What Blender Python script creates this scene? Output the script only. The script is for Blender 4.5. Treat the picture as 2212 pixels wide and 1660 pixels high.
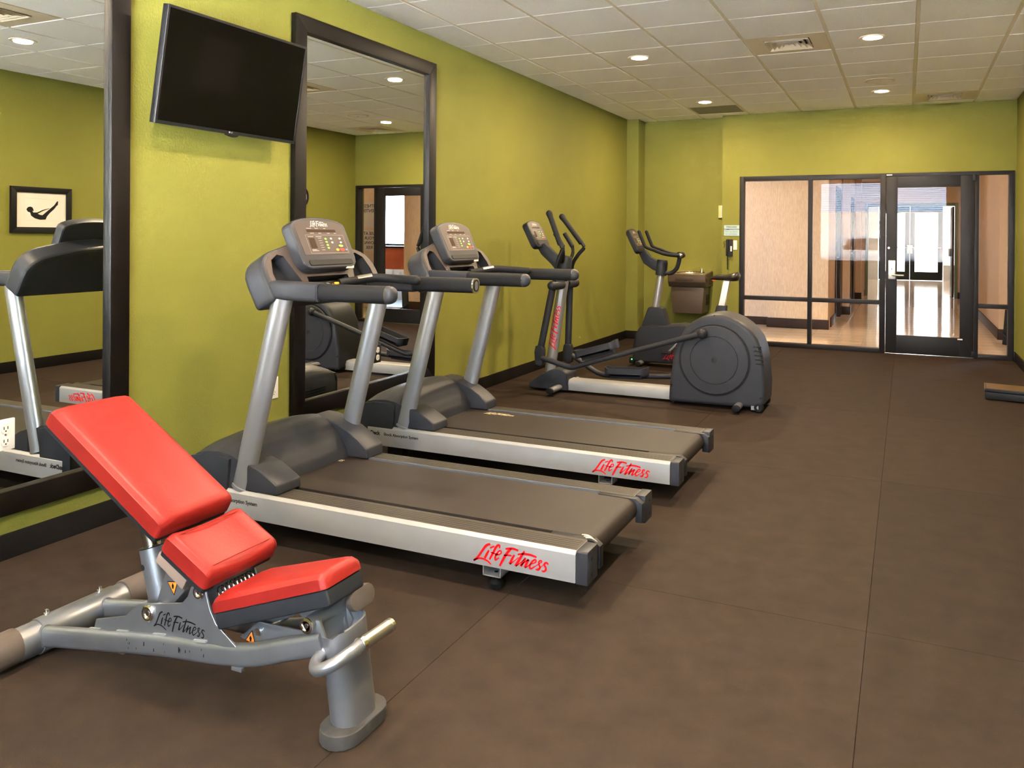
import bpy, bmesh, math, random
from mathutils import Vector, Matrix
random.seed(7)
SC = bpy.context.scene
COL = SC.collection
for _o in list(bpy.data.objects):
    bpy.data.objects.remove(_o)

# ------------------------------------------------------------------ camera
F_PX, CX, CY, YAW, PITCH, ROLL = 1743.42, 1173.32, 514.65, -0.4228, -0.003, 0.007
CAM = Vector((3.3226, 0.0, 1.3283))
_f = Vector((math.sin(YAW)*math.cos(PITCH), math.cos(YAW)*math.cos(PITCH), math.sin(PITCH)))
_r = Vector((math.cos(YAW), -math.sin(YAW), 0)); _u = _r.cross(_f)
_c, _s = math.cos(ROLL), math.sin(ROLL)
_r, _u = _c*_r + _s*_u, -_s*_r + _c*_u
cd = bpy.data.cameras.new('camera'); cam = bpy.data.objects.new('camera', cd); COL.objects.link(cam)
cam.matrix_world = Matrix(((_r.x,_u.x,-_f.x,CAM.x),(_r.y,_u.y,-_f.y,CAM.y),(_r.z,_u.z,-_f.z,CAM.z),(0,0,0,1)))
cd.sensor_fit = 'HORIZONTAL'; cd.sensor_width = 36.0
cd.lens = F_PX/2212*36
cd.shift_x = (1106-CX)/2212; cd.shift_y = (CY-830)/2212
cd.clip_start = 0.02; cd.clip_end = 300
SC.camera = cam

# ------------------------------------------------------------------ world, exposure, daylight
SC.view_settings.view_transform = 'Standard'; SC.view_settings.look = 'None'
SC.view_settings.gamma = 1.0; SC.view_settings.use_curve_mapping = False
SC.view_settings.exposure = 1.9
SKY_STRENGTH = 10.0
SUN_W = 740.0
w = bpy.data.worlds.new('sky'); SC.world = w; w.use_nodes = True
bg = w.node_tree.nodes['Background']
bg.inputs[0].default_value = (0.70, 0.87, 1.14, 1); bg.inputs[1].default_value = SKY_STRENGTH
DOWN_W, DOWN_COL = 24.0, (1.0, 0.77, 0.51)
HALL_W, HALL_COL = 2.9, (1.0, 0.70, 0.42)

sl = bpy.data.lights.new('sun', 'SUN'); sl.energy = SUN_W; sl.angle = math.radians(1.0); sl.color = (1.0, 0.96, 0.90)
sun = bpy.data.objects.new('sun', sl); COL.objects.link(sun); sun.location = (0, 10, 30)
sun.rotation_euler = Vector((-0.64, -0.05, -0.77)).to_track_quat('-Z', 'Y').to_euler()   # from the side, so no direct sun enters
def portal(name, loc, rot, sx, sy):
    """daylight portal in a window opening: only guides sampling of the sky"""
    l = bpy.data.lights.new(name, 'AREA'); l.shape = 'RECTANGLE'; l.size = sx; l.size_y = sy
    l.cycles.is_portal = True
    o = bpy.data.objects.new(name, l); o.location = loc; o.rotation_euler = rot; COL.objects.link(o)
WIN_Y = -1.6
portal('window_daylight', (2.85, WIN_Y-0.12, 1.74), (math.radians(90), 0, math.radians(180)), 3.1, 2.1)

# ------------------------------------------------------------------ materials
MATS = {}
KEEP = {'tile_white', 'grid_white', 'mirror_glass', 'chrome', 'vent_metal', 'pavement', 'asphalt', 'ext_wall', 'blind_white', 'corridor_tile', 'corridor_tile_far', 'wall_tan_plain', 'fountain_steel'}
ALBEDO_CUT = 0.82      # colours darkened so raised exposure makes the ceiling look better lit
def mat(name, col, rough=0.5, metal=0.0, nscale=0, ncol=0.0, bump=0.0, bscale=None, coat=0.0, spec=0.16, emit=None, estr=0, rand=0.0, detail=4):
    m = bpy.data.materials.new(name); m.use_nodes = True
    nt = m.node_tree; b = nt.nodes['Principled BSDF']
    if name not in KEEP: col = tuple(c*ALBEDO_CUT for c in col)
    c4 = (*col, 1)
    b.inputs['Base Color'].default_value = c4
    b.inputs['Roughness'].default_value = rough
    b.inputs['Metallic'].default_value = metal
    b.inputs['Specular IOR Level'].default_value = spec
    b.inputs['Coat Weight'].default_value = coat
    b.inputs['Coat Roughness'].default_value = 0.12
    tc = nt.nodes.new('ShaderNodeTexCoord')
    src = None
    if ncol and nscale:
        n = nt.nodes.new('ShaderNodeTexNoise'); n.inputs['Scale'].default_value = nscale; n.inputs['Detail'].default_value = detail
        nt.links.new(tc.outputs['Object'], n.inputs['Vector'])
        r = nt.nodes.new('ShaderNodeMapRange'); r.inputs[1].default_value = 0.3; r.inputs[2].default_value = 0.7
        r.inputs[3].default_value = 1-ncol; r.inputs[4].default_value = 1+ncol
        nt.links.new(n.outputs['Fac'], r.inputs[0])
        src = r.outputs[0]
    if rand:
        oi = nt.nodes.new('ShaderNodeObjectInfo')
        r2 = nt.nodes.new('ShaderNodeMapRange'); r2.inputs[3].default_value = 1-rand; r2.inputs[4].default_value = 1+rand
        nt.links.new(oi.outputs['Random'], r2.inputs[0])
        if src is None: src = r2.outputs[0]
        else:
            mu = nt.nodes.new('ShaderNodeMath'); mu.operation = 'MULTIPLY'
            nt.links.new(src, mu.inputs[0]); nt.links.new(r2.outputs[0], mu.inputs[1]); src = mu.outputs[0]
    if src is not None:
        vm = nt.nodes.new('ShaderNodeVectorMath'); vm.operation = 'SCALE'; vm.inputs[0].default_value = col
        nt.links.new(src, vm.inputs['Scale']); nt.links.new(vm.outputs[0], b.inputs['Base Color'])
    if bump:
        n2 = nt.nodes.new('ShaderNodeTexNoise'); n2.inputs['Scale'].default_value = bscale or nscale; n2.inputs['Detail'].default_value = 3
        nt.links.new(tc.outputs['Object'], n2.inputs['Vector'])
        bp = nt.nodes.new('ShaderNodeBump'); bp.inputs['Strength'].default_value = bump; bp.inputs['Distance'].default_value = 0.01
        nt.links.new(n2.outputs['Fac'], bp.inputs['Height']); nt.links.new(bp.outputs[0], b.inputs['Normal'])
    if emit:
        b.inputs['Emission Color'].default_value = (*emit, 1); b.inputs['Emission Strength'].default_value = estr
    MATS[name] = m
    return m
def glass_mat(name, tint=(1,1,1), ior=1.5):
    m = bpy.data.materials.new(name); m.use_nodes = True; nt = m.node_tree; nt.nodes.clear()
    out = nt.nodes.new('ShaderNodeOutputMaterial'); mx = nt.nodes.new('ShaderNodeMixShader')
    t = nt.nodes.new('ShaderNodeBsdfTransparent'); t.inputs[0].default_value = (*tint, 1)
    g = nt.nodes.new('ShaderNodeBsdfGlossy'); g.inputs['Roughness'].default_value = 0.0
    fr = nt.nodes.new('ShaderNodeFresnel'); fr.inputs[0].default_value = ior
    nt.links.new(fr.outputs[0], mx.inputs[0]); nt.links.new(t.outputs[0], mx.inputs[1]); nt.links.new(g.outputs[0], mx.inputs[2])
    nt.links.new(mx.outputs[0], out.inputs[0]); MATS[name] = m
    return m
def emit_mat(name, col, s):
    m = bpy.data.materials.new(name); m.use_nodes = True; nt = m.node_tree; nt.nodes.clear()
    out = nt.nodes.new('ShaderNodeOutputMaterial'); e = nt.nodes.new('ShaderNodeEmission')
    e.inputs[0].default_value = (*col, 1); e.inputs[1].default_value = s
    nt.links.new(e.outputs[0], out.inputs[0]); MATS[name] = m
    return m
def paper_mat(name, col, dark, axis_scale):
    """vinyl wall covering with fine vertical wavy streaks"""
    m = bpy.data.materials.new(name); m.use_nodes = True; nt = m.node_tree; b = nt.nodes['Principled BSDF']
    b.inputs['Roughness'].default_value = 0.6
    tc = nt.nodes.new('ShaderNodeTexCoord'); mp = nt.nodes.new('ShaderNodeMapping'); mp.inputs['Scale'].default_value = axis_scale
    n = nt.nodes.new('ShaderNodeTexNoise'); n.inputs['Scale'].default_value = 6; n.inputs['Detail'].default_value = 3; n.inputs['Distortion'].default_value = 1.2
    cr = nt.nodes.new('ShaderNodeValToRGB')
    cr.color_ramp.elements[0].position = 0.38; cr.color_ramp.elements[0].color = (*dark, 1)
    cr.color_ramp.elements[1].position = 0.62; cr.color_ramp.elements[1].color = (*col, 1)
    nt.links.new(tc.outputs['Object'], mp.inputs[0]); nt.links.new(mp.outputs[0], n.inputs['Vector'])
    nt.links.new(n.outputs['Fac'], cr.inputs[0]); nt.links.new(cr.outputs[0], b.inputs['Base Color'])
    MATS[name] = m
    return m
mat('wall_paint', (0.168, 0.166, 0.030), 0.7, nscale=3, ncol=0.03, bump=0.25, bscale=90)
mat('tile_white', (0.94, 0.925, 0.91), 0.9, nscale=140, ncol=0.05, bump=0.25, bscale=160)
mat('grid_white', (0.74, 0.66, 0.52), 0.45)
mat('rubber_floor', (0.0242, 0.0154, 0.0106), 0.75, nscale=9, ncol=0.16, bump=0.10, bscale=220, rand=0.10, spec=0.08)
mat('seam_dark', (0.015, 0.012, 0.010), 0.9)
mat('baseboard_black', (0.006, 0.005, 0.0045), 0.4)
mat('frame_wood', (0.0025, 0.0013, 0.0008), 0.42, nscale=20, ncol=0.25)
mat('store_frame', (0.009, 0.0075, 0.0075), 0.45)
mat('silver_paint', (0.36, 0.36, 0.37), 0.36, metal=0.75, nscale=5, ncol=0.05)
mat('bench_silver', (0.29, 0.30, 0.325), 0.34, metal=0.75, nscale=14, ncol=0.06)
mat('rail_alu', (0.30, 0.295, 0.29), 0.42, metal=0.25, nscale=5, ncol=0.05)
mat('chrome', (0.75, 0.75, 0.75), 0.18, metal=1.0)
mat('steel', (0.42, 0.40, 0.36), 0.3, metal=0.9)
mat('plastic_dark', (0.015, 0.016, 0.019), 0.42, bump=0.06, bscale=500)
mat('plastic_mid', (0.025, 0.0255, 0.030), 0.40, bump=0.06, bscale=500)
mat('plastic_black', (0.006, 0.006, 0.0065), 0.45)
mat('plastic_taupe', (0.060, 0.045, 0.039), 0.42, bump=0.05, bscale=500)
mat('grip_foam', (0.0065, 0.0065, 0.0075), 0.65, bump=0.1, bscale=400)
mat('belt_rubber', (0.0225, 0.0170, 0.0142), 0.50, nscale=7, ncol=0.10, bump=0.1, bscale=600)
mat('deck_strip', (0.055, 0.047, 0.040), 0.42, metal=0.2)
mat('red_vinyl', (0.195, 0.011, 0.0085), 0.42, nscale=6, ncol=0.10, bump=0.05, bscale=120, coat=0.0)
mat('vinyl_under', (0.014, 0.015, 0.018), 0.5)
mat('red_print', (0.62, 0.002, 0.006), 0.5)
mat('black_print', (0.006, 0.006, 0.007), 0.5)
mat('white_print', (0.62, 0.60, 0.55), 0.5)
mat('grey_print', (0.30, 0.27, 0.25), 0.5)
mat('lens_brown', (0.045, 0.028, 0.018), 0.2)
mat('btn_green', (0.20, 0.45, 0.08), 0.4)
mat('btn_red', (0.70, 0.03, 0.02), 0.4)
mat('btn_orange', (0.85, 0.36, 0.03), 0.4)
mat('btn_blue', (0.12, 0.20, 0.5), 0.4)
mat('warn_orange', (0.75, 0.22, 0.03), 0.5)
mat('tv_screen', (0.0018, 0.0015, 0.0012), 0.07, spec=0.09)
mat('tv_bezel', (0.008, 0.008, 0.009), 0.3)
mat('mirror_glass', (0.86, 0.89, 0.86), 0.0, metal=1.0)
mat('plate_white', (0.62, 0.60, 0.56), 0.35)
mat('plate_black', (0.01, 0.01, 0.01), 0.4)
mat('sign_blue', (0.34, 0.45, 0.46), 0.45)
mat('fountain_taupe', (0.075, 0.054, 0.038), 0.4, metal=0.2)
mat('fountain_steel', (0.75, 0.67, 0.52), 0.28, metal=1.0)
mat('corridor_tile', (0.72, 0.56, 0.40), 0.10, nscale=3, ncol=0.05, rand=0.03, spec=0.5)
mat('grout', (0.30, 0.22, 0.15), 0.8)
mat('red_carpet', (0.42, 0.03, 0.015), 0.9, nscale=60, ncol=0.3)
paper_mat('wall_tan', (0.58, 0.42, 0.275), (0.49, 0.345, 0.215), (14, 14, 1.6))
mat('wall_tan_plain', (0.60, 0.43, 0.29), 0.6)
mat('base_brown', (0.035, 0.018, 0.012), 0.4)
mat('door_brown', (0.050, 0.028, 0.018), 0.4)
mat('frame_greengrey', (0.20, 0.24, 0.17), 0.45)
mat('asphalt', (0.30, 0.29, 0.28), 0.9, nscale=30, ncol=0.1)
mat('pavement', (0.55, 0.55, 0.56), 0.9, nscale=10, ncol=0.08)
mat('ext_wall', (0.68, 0.60, 0.52), 0.8)
mat('blind_white', (0.78, 0.77, 0.74), 0.5)
mat('paper_white', (0.60, 0.56, 0.50), 0.7)
mat('paper_tan', (0.60, 0.48, 0.34), 0.7)
mat('desk_orange', (0.50, 0.085, 0.025), 0.5)
mat('platform_warm_reflection', (0.10, 0.06, 0.03), 0.3)
mat('car_paint', (0.55, 0.56, 0.58), 0.25, metal=0.4, coat=0.5)
mat('tyre', (0.015, 0.015, 0.016), 0.8)
mat('cord_black', (0.01, 0.01, 0.01), 0.5)
mat('rope_cream', (0.70, 0.60, 0.40), 0.8)
mat('vent_metal', (0.70, 0.60, 0.46), 0.4)
mat('vent_dark', (0.03, 0.03, 0.03), 0.8)
mat('return_grille', (0.30, 0.27, 0.20), 0.7, nscale=300, ncol=0.3)
mat('blue_strip', (0.28, 0.31, 0.36), 0.25, metal=0.7)
mat('lobby_wall', (0.75, 0.68, 0.58), 0.7)
mat('lobby_floor', (0.10, 0.09, 0.09), 0.3)
mat('curtain_white', (0.85, 0.85, 0.85), 0.8)
glass_mat('glass', (0.97, 0.98, 0.97), 1.38); glass_mat('glass_window', (0.96, 0.98, 0.98), 1.3)
emit_mat('lamp_lens', (1.0, 0.86, 0.68), 5.0); emit_mat('led_green', (0.05, 1.0, 0.1), 3.0)

# ------------------------------------------------------------------ mesh helpers
ROOTLOC = {}
class MB:
    """collects shapes in world coordinates; build() makes one mesh object of them"""
    def __init__(s): s.v = []; s.f = []
    def add(s, vs, fs):
        k = len(s.v); s.v += [Vector(p) for p in vs]; s.f += [tuple(i+k for i in q) for q in fs]; return s
    def box(s, x0, x1, y0, y1, z0, z1):
        v = [(x0,y0,z0),(x1,y0,z0),(x1,y1,z0),(x0,y1,z0),(x0,y0,z1),(x1,y0,z1),(x1,y1,z1),(x0,y1,z1)]
        return s.add(v, [(0,3,2,1),(4,5,6,7),(0,1,5,4),(1,2,6,5),(2,3,7,6),(3,0,4,7)])
    def obox(s, c, a, b, d):
        """box from centre and three half-axis vectors"""
        c, a, b, d = Vector(c), Vector(a), Vector(b), Vector(d)
        v = [c+i*a+j*b+k*d for k in (-1,1) for j in (-1,1) for i in (-1,1)]
        return s.add(v, [(0,2,3,1),(4,5,7,6),(0,1,5,4),(1,3,7,5),(3,2,6,7),(2,0,4,6)])
    def prism(s, poly, vec):
        """planar polygon extruded by vec"""
        n = len(poly); vec = Vector(vec)
        v = [Vector(p) for p in poly] + [Vector(p)+vec for p in poly]
        return s.add(v, [tuple(range(n-1,-1,-1)), tuple(range(n, 2*n))] + [(i,(i+1)%n,n+(i+1)%n,n+i) for i in range(n)])
    def prism_y(s, xz, y0, y1): return s.prism([(x,y0,z) for x,z in xz], (0,y1-y0,0))
    def sweep(s, pts, prof, up=(0,0,1), scales=None, cap=True, closed=False):
        """profile [(a,b)] swept along pts; a along side, b along up"""
        pts = [Vector(p) for p in pts]; n = len(pts); m = len(prof); up = Vector(up); rings = []
        for i, p in enumerate(pts):
            t = ((pts[(i+1)%n]-p).normalized() + (p-pts[i-1]).normalized()) if closed else ((pts[min(i+1,n-1)]-p).normalized() if i==0 else (p-pts[i-1]).normalized() if i==n-1 else ((pts[i+1]-p).normalized()+(p-pts[i-1]).normalized()))
            t.normalize(); side = t.cross(up)
            if side.length < 1e-4: side = t.cross(Vector((1,0,0)))
            side.normalize(); u2 = side.cross(t)
            k = 1 if scales is None else scales[i]
            rings.append([p + side*a*k + u2*b*k for a,b in prof])
        v = [q for r in rings for q in r]; f = []
        for i in range(n if closed else n-1):
            for j in range(m):
                f.append((i*m+j, i*m+(j+1)%m, ((i+1)%n)*m+(j+1)%m, ((i+1)%n)*m+j))
        if cap and not closed:
            f.append(tuple(range(m-1,-1,-1))); f.append(tuple((n-1)*m+j for j in range(m)))
        return s.add(v, f)
    def tube(s, pts, r, seg=12, smooth=0, up=(0,0,1), ry=None, scales=None, cap=True, closed=False):
        pts = [Vector(p) for p in pts]
        if smooth: pts = spline(pts, smooth, closed)
        prof = [(r*math.cos(2*math.pi*j/seg), (ry or r)*math.sin(2*math.pi*j/seg)) for j in range(seg)]
        return s.sweep(pts, prof, up, scales, cap, closed)
    def lathe(s, prof, org, axis, seg=20, cap=True):
        """prof [(radius, height)] about axis from org"""
        ax = Vector(axis).normalized(); o = Vector(org)
        a = ax.orthogonal().normalized(); b = ax.cross(a); v = []; m = len(prof)
        for r, h in prof:
            for j in range(seg):
                t = 2*math.pi*j/seg; v.append(o + ax*h + (a*math.cos(t)+b*math.sin(t))*r)
        f = [(i*seg+j, i*seg+(j+1)%seg, (i+1)*seg+(j+1)%seg, (i+1)*seg+j) for i in range(m-1) for j in range(seg)]
        if cap: f += [tuple(range(seg-1,-1,-1)), tuple((m-1)*seg+j for j in range(seg))]
        return s.add(v, f)
    def cyl(s, p0, p1, r, seg=16):
        p0, p1 = Vector(p0), Vector(p1); return s.lathe([(r,0),(r,(p1-p0).length)], p0, p1-p0, seg)
    def ball(s, c, r, sx=1, sy=1, sz=1, seg=14, rings=8):
        v = []; c = Vector(c)
        for i in range(1, rings):
            th = math.pi*i/rings
            for j in range(seg):
                t = 2*math.pi*j/seg; v.append(c+Vector((r*sx*math.sin(th)*math.cos(t), r*sy*math.sin(th)*math.sin(t), r*sz*math.cos(th))))
        k = len(v); v += [c+Vector((0,0,r*sz)), c-Vector((0,0,r*sz))]
        f = [(i*seg+j, (i+1)*seg+j, (i+1)*seg+(j+1)%seg, i*seg+(j+1)%seg) for i in range(rings-2) for j in range(seg)]
        f += [(k, j, (j+1)%seg) for j in range(seg)] + [(k+1, (rings-2)*seg+(j+1)%seg, (rings-2)*seg+j) for j in range(seg)]
        return s.add(v, f)
    def grid(s, fn, nu, nv):
        k = [fn(i/(nu-1), j/(nv-1)) for i in range(nu) for j in range(nv)]
        return s.add(k, [(i*nv+j, (i+1)*nv+j, (i+1)*nv+j+1, i*nv+j+1) for i in range(nu-1) for j in range(nv-1)])
    def ribbon(s, pts, w, org, ex, ey, sc):
        """flat brush stroke: 2D points, width, placed on a plane"""
        pts = [Vector((p[0],p[1])) for p in pts]; n = len(pts); L = []; R = []
        ws = w if isinstance(w, (list, tuple)) else [w]*n
        for i, p in enumerate(pts):
            t = (pts[min(i+1,n-1)]-pts[max(i-1,0)]).normalized(); nn = Vector((-t.y,t.x))*ws[i]*0.5
            if i == 0: p = p - t*ws[i]*0.25
            if i == n-1: p = p + t*ws[i]*0.25
            L.append(p+nn); R.append(p-nn)
        q = L + R; org, ex, ey = Vector(org), Vector(ex), Vector(ey)
        return s.add([org+ex*a.x*sc+ey*a.y*sc for a in q], [(i,i+1,n+i+1,n+i) for i in range(n-1)])
    def build(s, name, material, parent=None, bevel=0, seg=2, angle=32, merge=True, flat=False, recalc=True):
        root = parent
        while root is not None and root.parent is not None: root = root.parent
        off = ROOTLOC.get(root.name, Vector()) if root is not None else Vector()
        me = bpy.data.meshes.new(name); bm = bmesh.new()
        bv = [bm.verts.new(p-off) for p in s.v]
        for q in s.f:
            try: bm.faces.new([bv[i] for i in q])
            except ValueError: pass
        if merge: bmesh.ops.remove_doubles(bm, verts=bm.verts, dist=1e-5)
        if recalc: bmesh.ops.recalc_face_normals(bm, faces=bm.faces)
        if bevel:
            ed = [e for e in bm.edges if len(e.link_faces) == 2 and e.calc_face_angle(0) > math.radians(30)]
            bmesh.ops.bevel(bm, geom=ed, offset=bevel, offset_type='OFFSET', segments=seg, profile=0.6, affect='EDGES', clamp_overlap=True)
        bm.to_mesh(me); bm.free()
        me.materials.append(MATS[material] if isinstance(material, str) else material)
        if not flat:
            me.shade_smooth(); me.set_sharp_from_angle(angle=math.radians(angle))
        o = bpy.data.objects.new(name, me); COL.objects.link(o); o.parent = parent
        return o
def spline(pts, k, closed=False):
    out = []; n = len(pts)
    for i in range(n if closed else n-1):
        if closed: p0, p1, p2, p3 = pts[i-1], pts[i], pts[(i+1)%n], pts[(i+2)%n]
        else: p0, p1, p2, p3 = pts[max(i-1,0)], pts[i], pts[i+1], pts[min(i+2,n-1)]
        for j in range(k):
            t = j/k
            out.append(0.5*((2*p1)+(p2-p0)*t+(2*p0-5*p1+4*p2-p3)*t*t+(3*p1-p0-3*p2+p3)*t**3))
    if not closed: out.append(pts[-1])
    return out
def arc(cx, cy, rx, ry, a0, a1, n):
    return [(cx+rx*math.cos(math.radians(a0+(a1-a0)*i/n)), cy+ry*math.sin(math.radians(a0+(a1-a0)*i/n))) for i in range(n+1)]
def rrect(x0, x1, y0, y1, r, n=4):
    return arc(x1-r,y1-r,r,r,0,90,n)+arc(x0+r,y1-r,r,r,90,180,n)+arc(x0+r,y0+r,r,r,180,270,n)+arc(x1-r,y0+r,r,r,270,360,n)
def thing(name, label, cat, loc, group=None):
    o = bpy.data.objects.new(name, None); COL.objects.link(o); o.location = loc; o.empty_display_size = 0.1
    o['label'] = label; o['category'] = cat
    if group: o['group'] = group
    ROOTLOC[o.name] = Vector(loc)
    return o
def tag(o, label, cat, group=None):
    o['label'] = label; o['category'] = cat
    if group: o['group'] = group
    return o
def struct(name, mb, material, label=None, **k):
    o = mb.build(name, material, None, **k); o['kind'] = 'structure'
    if label: o['label'] = label
    return o
def cut(o, cutter):
    """real recess: subtract the cutter's volume from the mesh"""
    c = cutter.build('cutter', 'plastic_black', None)
    md = o.modifiers.new('cut', 'BOOLEAN'); md.object = c; md.operation = 'DIFFERENCE'; md.solver = 'EXACT'
    bpy.context.view_layer.update()
    dg = bpy.context.evaluated_depsgraph_get()
    me = bpy.data.meshes.new_from_object(o.evaluated_get(dg))
    o.modifiers.clear(); o.data = me; bpy.data.objects.remove(c)
    me.shade_smooth(); me.set_sharp_from_angle(angle=math.radians(32))
    return o
def _root(o):
    while o.parent is not None: o = o.parent
    return o
def text_mb(body, size, org, ex, ey, align='LEFT', mb=None, bold=0.0, wscale=1.0):
    """flat print lettering"""
    cu = bpy.data.curves.new('t', 'FONT'); cu.body = body; cu.size = size; cu.align_x = align; cu.resolution_u = 3; cu.offset = bold
    o = bpy.data.objects.new('t', cu); COL.objects.link(o); bpy.context.view_layer.update()
    me = bpy.data.meshes.new_from_object(o.evaluated_get(bpy.context.evaluated_depsgraph_get()))
    mb = mb or MB(); org, ex, ey = Vector(org), Vector(ex), Vector(ey)
    mb.add([org+ex*v.co.x*wscale+ey*v.co.y for v in me.vertices], [tuple(p.vertices) for p in me.polygons])
    bpy.data.objects.remove(o); bpy.data.meshes.remove(me); bpy.data.curves.remove(cu)
    return mb
# brush-script lettering: strokes (points, widths) in a frame 1.0 wide
_LOGO = [
 ([(515,358),(440,400),(375,520),(310,650),(235,735)],[34,42,38,34,30]),
 ([(235,735),(330,683),(400,676),(480,690),(560,722),(630,768)],[26,26,28,30,28,22]),
 ([(522,495),(495,570),(470,655)],[30,42,36]), ([(545,432),(620,395)],[24,26]),
 ([(748,410),(735,362),(700,360),(665,410),(630,520),(582,670)],[24,36,36,38,38,30]),
 ([(575,525),(660,540),(745,545)],[18,22,20]),
 ([(690,570),(770,545),(805,510),(790,468),(745,480),(705,560),(695,630),(715,668),(780,612)],[18,20,24,24,26,30,32,28,14]),
 ([(888,412),(960,395),(1060,390),(1155,412)],[28,34,36,34]),
 ([(1005,395),(950,470),(905,560),(870,660),(838,770)],[30,42,42,42,34]), ([(878,548),(960,535),(1035,535)],[22,28,26]),
 ([(1100,520),(1070,600),(1042,695)],[30,40,40]), ([(1050,705),(1120,640),(1200,555)],[26,16,14]),
 ([(1297,415),(1245,550),(1178,722)],[26,42,42]), ([(1178,492),(1300,465),(1440,468),(1575,495)],[24,34,36,30]), ([(1190,725),(1260,660),(1345,565)],[24,16,14]),
 ([(1352,550),(1320,630),(1290,712)],[30,40,38]), ([(1290,705),(1350,630),(1420,575)],[18,22,28]), ([(1425,570),(1400,650),(1385,728)],[34,40,38]), ([(1388,738),(1440,700),(1490,650)],[24,16,14]),
 ([(1480,655),(1560,620),(1592,580),(1568,548),(1522,580),(1485,660),(1485,715),(1515,745),(1600,678)],[14,18,24,26,28,32,32,28,14]),
 ([(1600,680),(1680,610),(1712,570),(1690,552),(1655,575),(1665,630),(1700,690),(1680,748),(1620,742)],[12,14,20,26,28,30,30,28,16]),
 ([(1640,735),(1720,680),(1780,600)],[12,12,12]),
 ([(1858,605),(1825,582),(1788,588),(1782,632),(1825,685),(1828,735),(1795,762),(1755,752)],[22,30,30,32,32,32,30,18])]
def logo_mb(org, ex, ey, width, mb=None, slant=0.0, bold=1.0):
    mb = mb or MB()
    for pts, ws in _LOGO:
        q = []
        for x, y in pts:
            X = (x-225)/1645; Y = (735-(y-0.045*(x-225)))/1645
            q.append(Vector((X+slant*Y, Y, 0)))
        q2 = spline(q, 3); w2 = []
        for i in range(len(ws)-1):
            for j in range(3): w2.append((ws[i]+(ws[i+1]-ws[i])*j/3)/1645*bold)
        w2.append(ws[-1]/1645*bold)
        mb.ribbon(q2, w2, org, ex, ey, width)
    return mb
def basis(U, N=None): return Vector(U).normalized()

# ------------------------------------------------------------------ the room shell
CEIL = 2.8485; XR = 4.41; YB = 10.10; YA = 10.30; XS = 1.224; XC = 0.157; YC = 10.02
def piece(name, me, parent, loc, rot=None):
    o = bpy.data.objects.new(name, me); COL.objects.link(o); o.parent = parent; o.location = loc
    if rot: o.rotation_euler = rot
    return o
# floor: dark underlay with rubber mats laid on it
floor = struct('floor', MB().box(-0.1, XR+0.1, WIN_Y-0.1, YB+0.08, -0.10, -0.006), 'seam_dark')
xs = [0.0, 0.77, 1.99, 3.21, XR]; ys = [WIN_Y, -0.72, 1.10, 2.93, 4.775, 6.605, 8.46, YB]
for i in range(4):
    for j in range(7):
        x0, x1, y0, y1 = xs[i]+.0007, xs[i+1]-.0007, ys[j]+.0007, ys[j+1]-.0007
        MB().box(x0, x1, y0, y1, -0.006, 0.0).build('rubber_mat', 'rubber_floor', floor, bevel=0.0008, seg=1)
MB().box(0.0, XS, YB+.001, YA, -0.006, 0.0).build('rubber_mat', 'rubber_floor', floor)
# walls
struct('wall_left', MB().box(-0.12, 0, WIN_Y, YC, -0.05, CEIL+.2), 'wall_paint')
struct('wall_column', MB().box(-0.12, XC, YC, YA+.1, -0.05, CEIL+.2), 'wall_paint')
struct('wall_alcove', MB().box(XC, XS, YA, YA+.12, -0.05, CEIL+.2), 'wall_paint')
SFX0, SFX1, SFZ = 1.441, 4.395, 2.075
m = MB().box(XS, SFX0, YB, YA, -.05, CEIL+.2); m.box(SFX0, SFX1, YB, YA, SFZ, CEIL+.2); m.box(SFX1, XR+.12, YB, YA, -.05, CEIL+.2)
struct('wall_back', m, 'wall_paint')
struct('wall_right', MB().box(XR, XR+.12, WIN_Y, YB, -.05, CEIL+.2), 'wall_paint')
WX0, WX1, WZ0, WZ1 = 1.26, 4.25, 0.70, 2.76
m = MB().box(-.12, WX0, WIN_Y-.12, WIN_Y, -.05, CEIL+.2); m.box(WX1, XR+.12, WIN_Y-.12, WIN_Y, -.05, CEIL+.2)
m.box(WX0, WX1, WIN_Y-.12, WIN_Y, -.05, WZ0); m.box(WX0, WX1, WIN_Y-.12, WIN_Y, WZ1, CEIL+.2)
struct('wall_front', m, 'wall_paint')
# baseboards
def baseboard(name, x0, x1, y0, y1, h=0.105, material='baseboard_black'): return struct(name, MB().box(x0, x1, y0, y1, 0, h), material, bevel=0.003)
baseboard('baseboard_left', 0.0005, 0.012, WIN_Y+.01, YC-.001)
baseboard('baseboard_column', 0.0005, XC+.011, YC-.012, YC-.0005)
baseboard('baseboard_column_side', XC+.0005, XC+.011, YC+.0005, YA-.013)
baseboard('baseboard_alcove', XC+.012, XS-.001, YA-.012, YA-.0005)
baseboard('baseboard_back', XS+.001, SFX0-.001, YB-.012, YB-.0005)
baseboard('baseboard_right', XR-.012, XR-.0005, WIN_Y+.01, YB-.06)
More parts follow.
